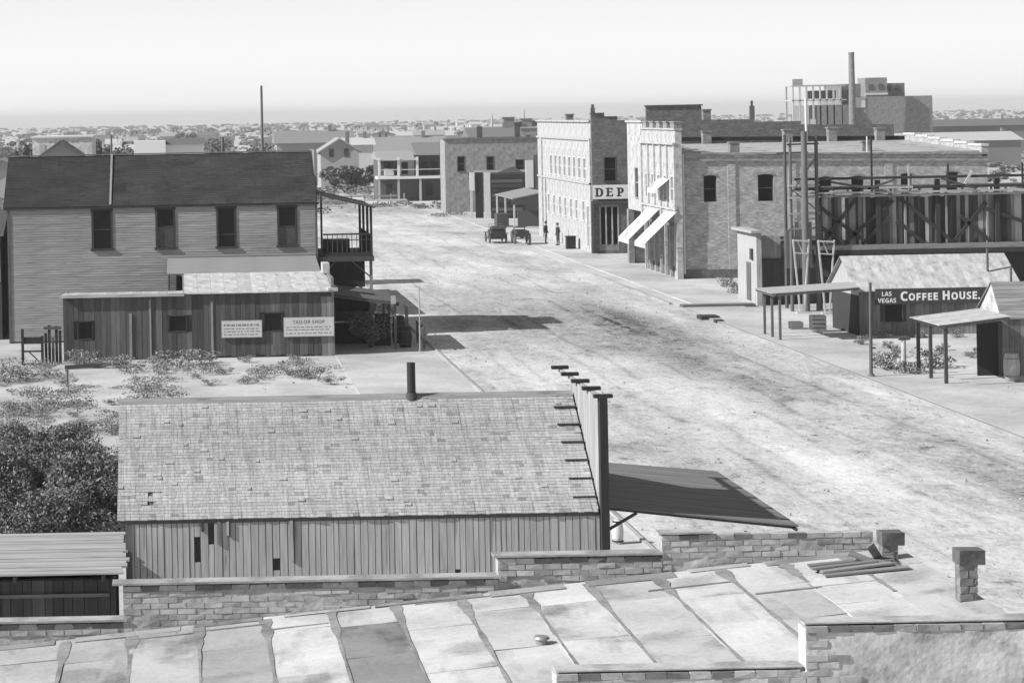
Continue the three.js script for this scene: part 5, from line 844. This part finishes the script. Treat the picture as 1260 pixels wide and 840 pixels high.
{ // scrub of the plain, too many to count
  const g = merge([...[0, 1, 2].map((i) => { const l = leaves(26, .8, .4, .8, .32, 500 + i, .35, .2); l.deleteAttribute('color'); l.translate(0, 0, 0); return l; })]);
  const n = 9000, im = new THREE.InstancedMesh(g, M(.26, null, { side: 1 }), n), d = new THREE.Object3D(), q = rng(33); let k = 0;
  while (k < n) { const Z = 150 + Math.pow(q(), 1.7) * 2600, X = (-300 + q() * 1400) * Z / 2800; if (Z < 310 && X > 5 && X < 55) continue; if (Z < 180 && X > -18) continue; const s = .4 + q() * q() * 1.9 * (1 + Z / 2600); d.position.set(X, 0, -Z); d.rotation.set(0, q() * 6.28, 0); d.scale.set(s, s * .8, s); d.updateMatrix(); im.setMatrixAt(k++, d.matrix); }
  im.name = 'plain_scrub'; im.userData = { kind: 'stuff', label: 'low desert scrub covering the far plain', category: 'scrub' }; im.castShadow = im.receiveShadow = true; scene.add(im);
  // clods and stones on street and lots
  const s = new THREE.IcosahedronGeometry(.08, 0), ns = 1500, is = new THREE.InstancedMesh(s, M(.34, null), ns); k = 0;
  while (k < ns) { const Z = 50 + q() * 110, r = q(), X = r < .6 ? 11.7 + q() * 15 : r < .8 ? -8 + q() * 14.5 : 30.6 + q() * 7; if (r > .8 && Z > 88) continue; const sc = .2 + q() * q() * .75; d.position.set(X, .03, -Z); d.rotation.set(q() * 3, q() * 3, q() * 3); d.scale.set(sc * 1.5, sc * .5, sc); d.updateMatrix(); is.setMatrixAt(k++, d.matrix); }
  is.name = 'stones'; is.userData = { kind: 'stuff', label: 'loose stones and clods on the dirt street and lots', category: 'stones' }; is.castShadow = is.receiveShadow = true; scene.add(is);
}
{ // brush growing over the far end of the street and a broken fence there
  const q = rng(88), far = [0, 1].map((i) => shrubProto('roadside_brush', '', 'brush', 3.2, .9, 300, .14, 700 + i, scrubM, 'brush at the far end of the street'));
  for (let i = 0; i < 60; i++) { const Z = 232 + q() * 90, X = 8 + q() * 21; if (Z < 262 && X > 14 && X < 26) continue; copyOf(far[i % 2], 'low brush at the far end of the street', [X, 0, Z], q() * 6, .4 + q() * .7); }
  for (const [x0, x1, Z, l] of [[10, 20, 262, 'low board fence across the far lots left of the street end'], [17, 27, 276, 'low broken board fence in front of the verandah house']]) { const f = thing('low_fence', l, 'fence', [(x0 + x1) / 2, 0, Z]); for (let x = x0; x < x1; x += 1.6) part(f, 'post', bx(x, x + .16, 0, 1.1 + q() * .3, Z, Z + .16), M(.3)); for (const y of [.35, .85]) part(f, 'rail', bx(x0, x1 - q() * 2, y, y + .18, Z - .06, Z - .005), M([.5, .25][y > .5 ? 1 : 0]), { swap: true }); }
  const v = shrubProto('sidewalk_vine', '', 'vine', 2.0, 1.9, 2600, .05, 810, leafM, undefined); delete v.userData.group;
  for (const [x, z, h, l] of [[10.2, 106.3, .95, 'dark barrel on the sidewalk nearest the thin sign pole'], [10.1, 108.4, .8, 'dark barrel on the sidewalk between the thin sign pole and the stout post'], [10.4, 111.6, 1.0, 'dark barrel on the sidewalk beyond the stout pale post']]) { const o = thing('dark_barrel', l, 'barrel', [x, .04, z]); const lg = clean(new THREE.LatheGeometry([[0, 0], [.26, 0], [.33, h * .5], [.27, h], [0, h * .97]].map((p) => new THREE.Vector2(...p)), 16)); lg.translate(x, .04, -z); part(o, 'staves', lg, M(.05, T.wood)); for (const f of [.2, .8]) { const tg = clean(new THREE.TorusGeometry(.31, .014, 6, 18)); tg.rotateX(Math.PI / 2); tg.translate(x, .04 + h * f, -z); part(o, 'hoop', tg, M(.15)); } }
  copyOf(v, 'dark leafy vine in the shade under the shed canopy', [8.6, .04, 106.4], 0, 1); copyOf(v, 'dark leafy vine under the balcony of the clapboard building', [8.5, .04, 113.5], 2, 1.1);
}
single('stake', 'short stake with a dark base standing on the sandy lot', 'stake', [bx(-4.98, -4.9, 0, .75, 93.4, 93.48)], M(.15, T.wood));
single('scrap_timber', 'dark scrap timber lying in front of the shed', 'timber', [bar([-5.4, .1, 100], [-3.6, .12, 100.3], .16, .2), bar([-4.4, .1, 100.5], [-3.0, .2, 100.1], .12, .14)], M(.08, T.wood));

renderer.render(scene, camera);
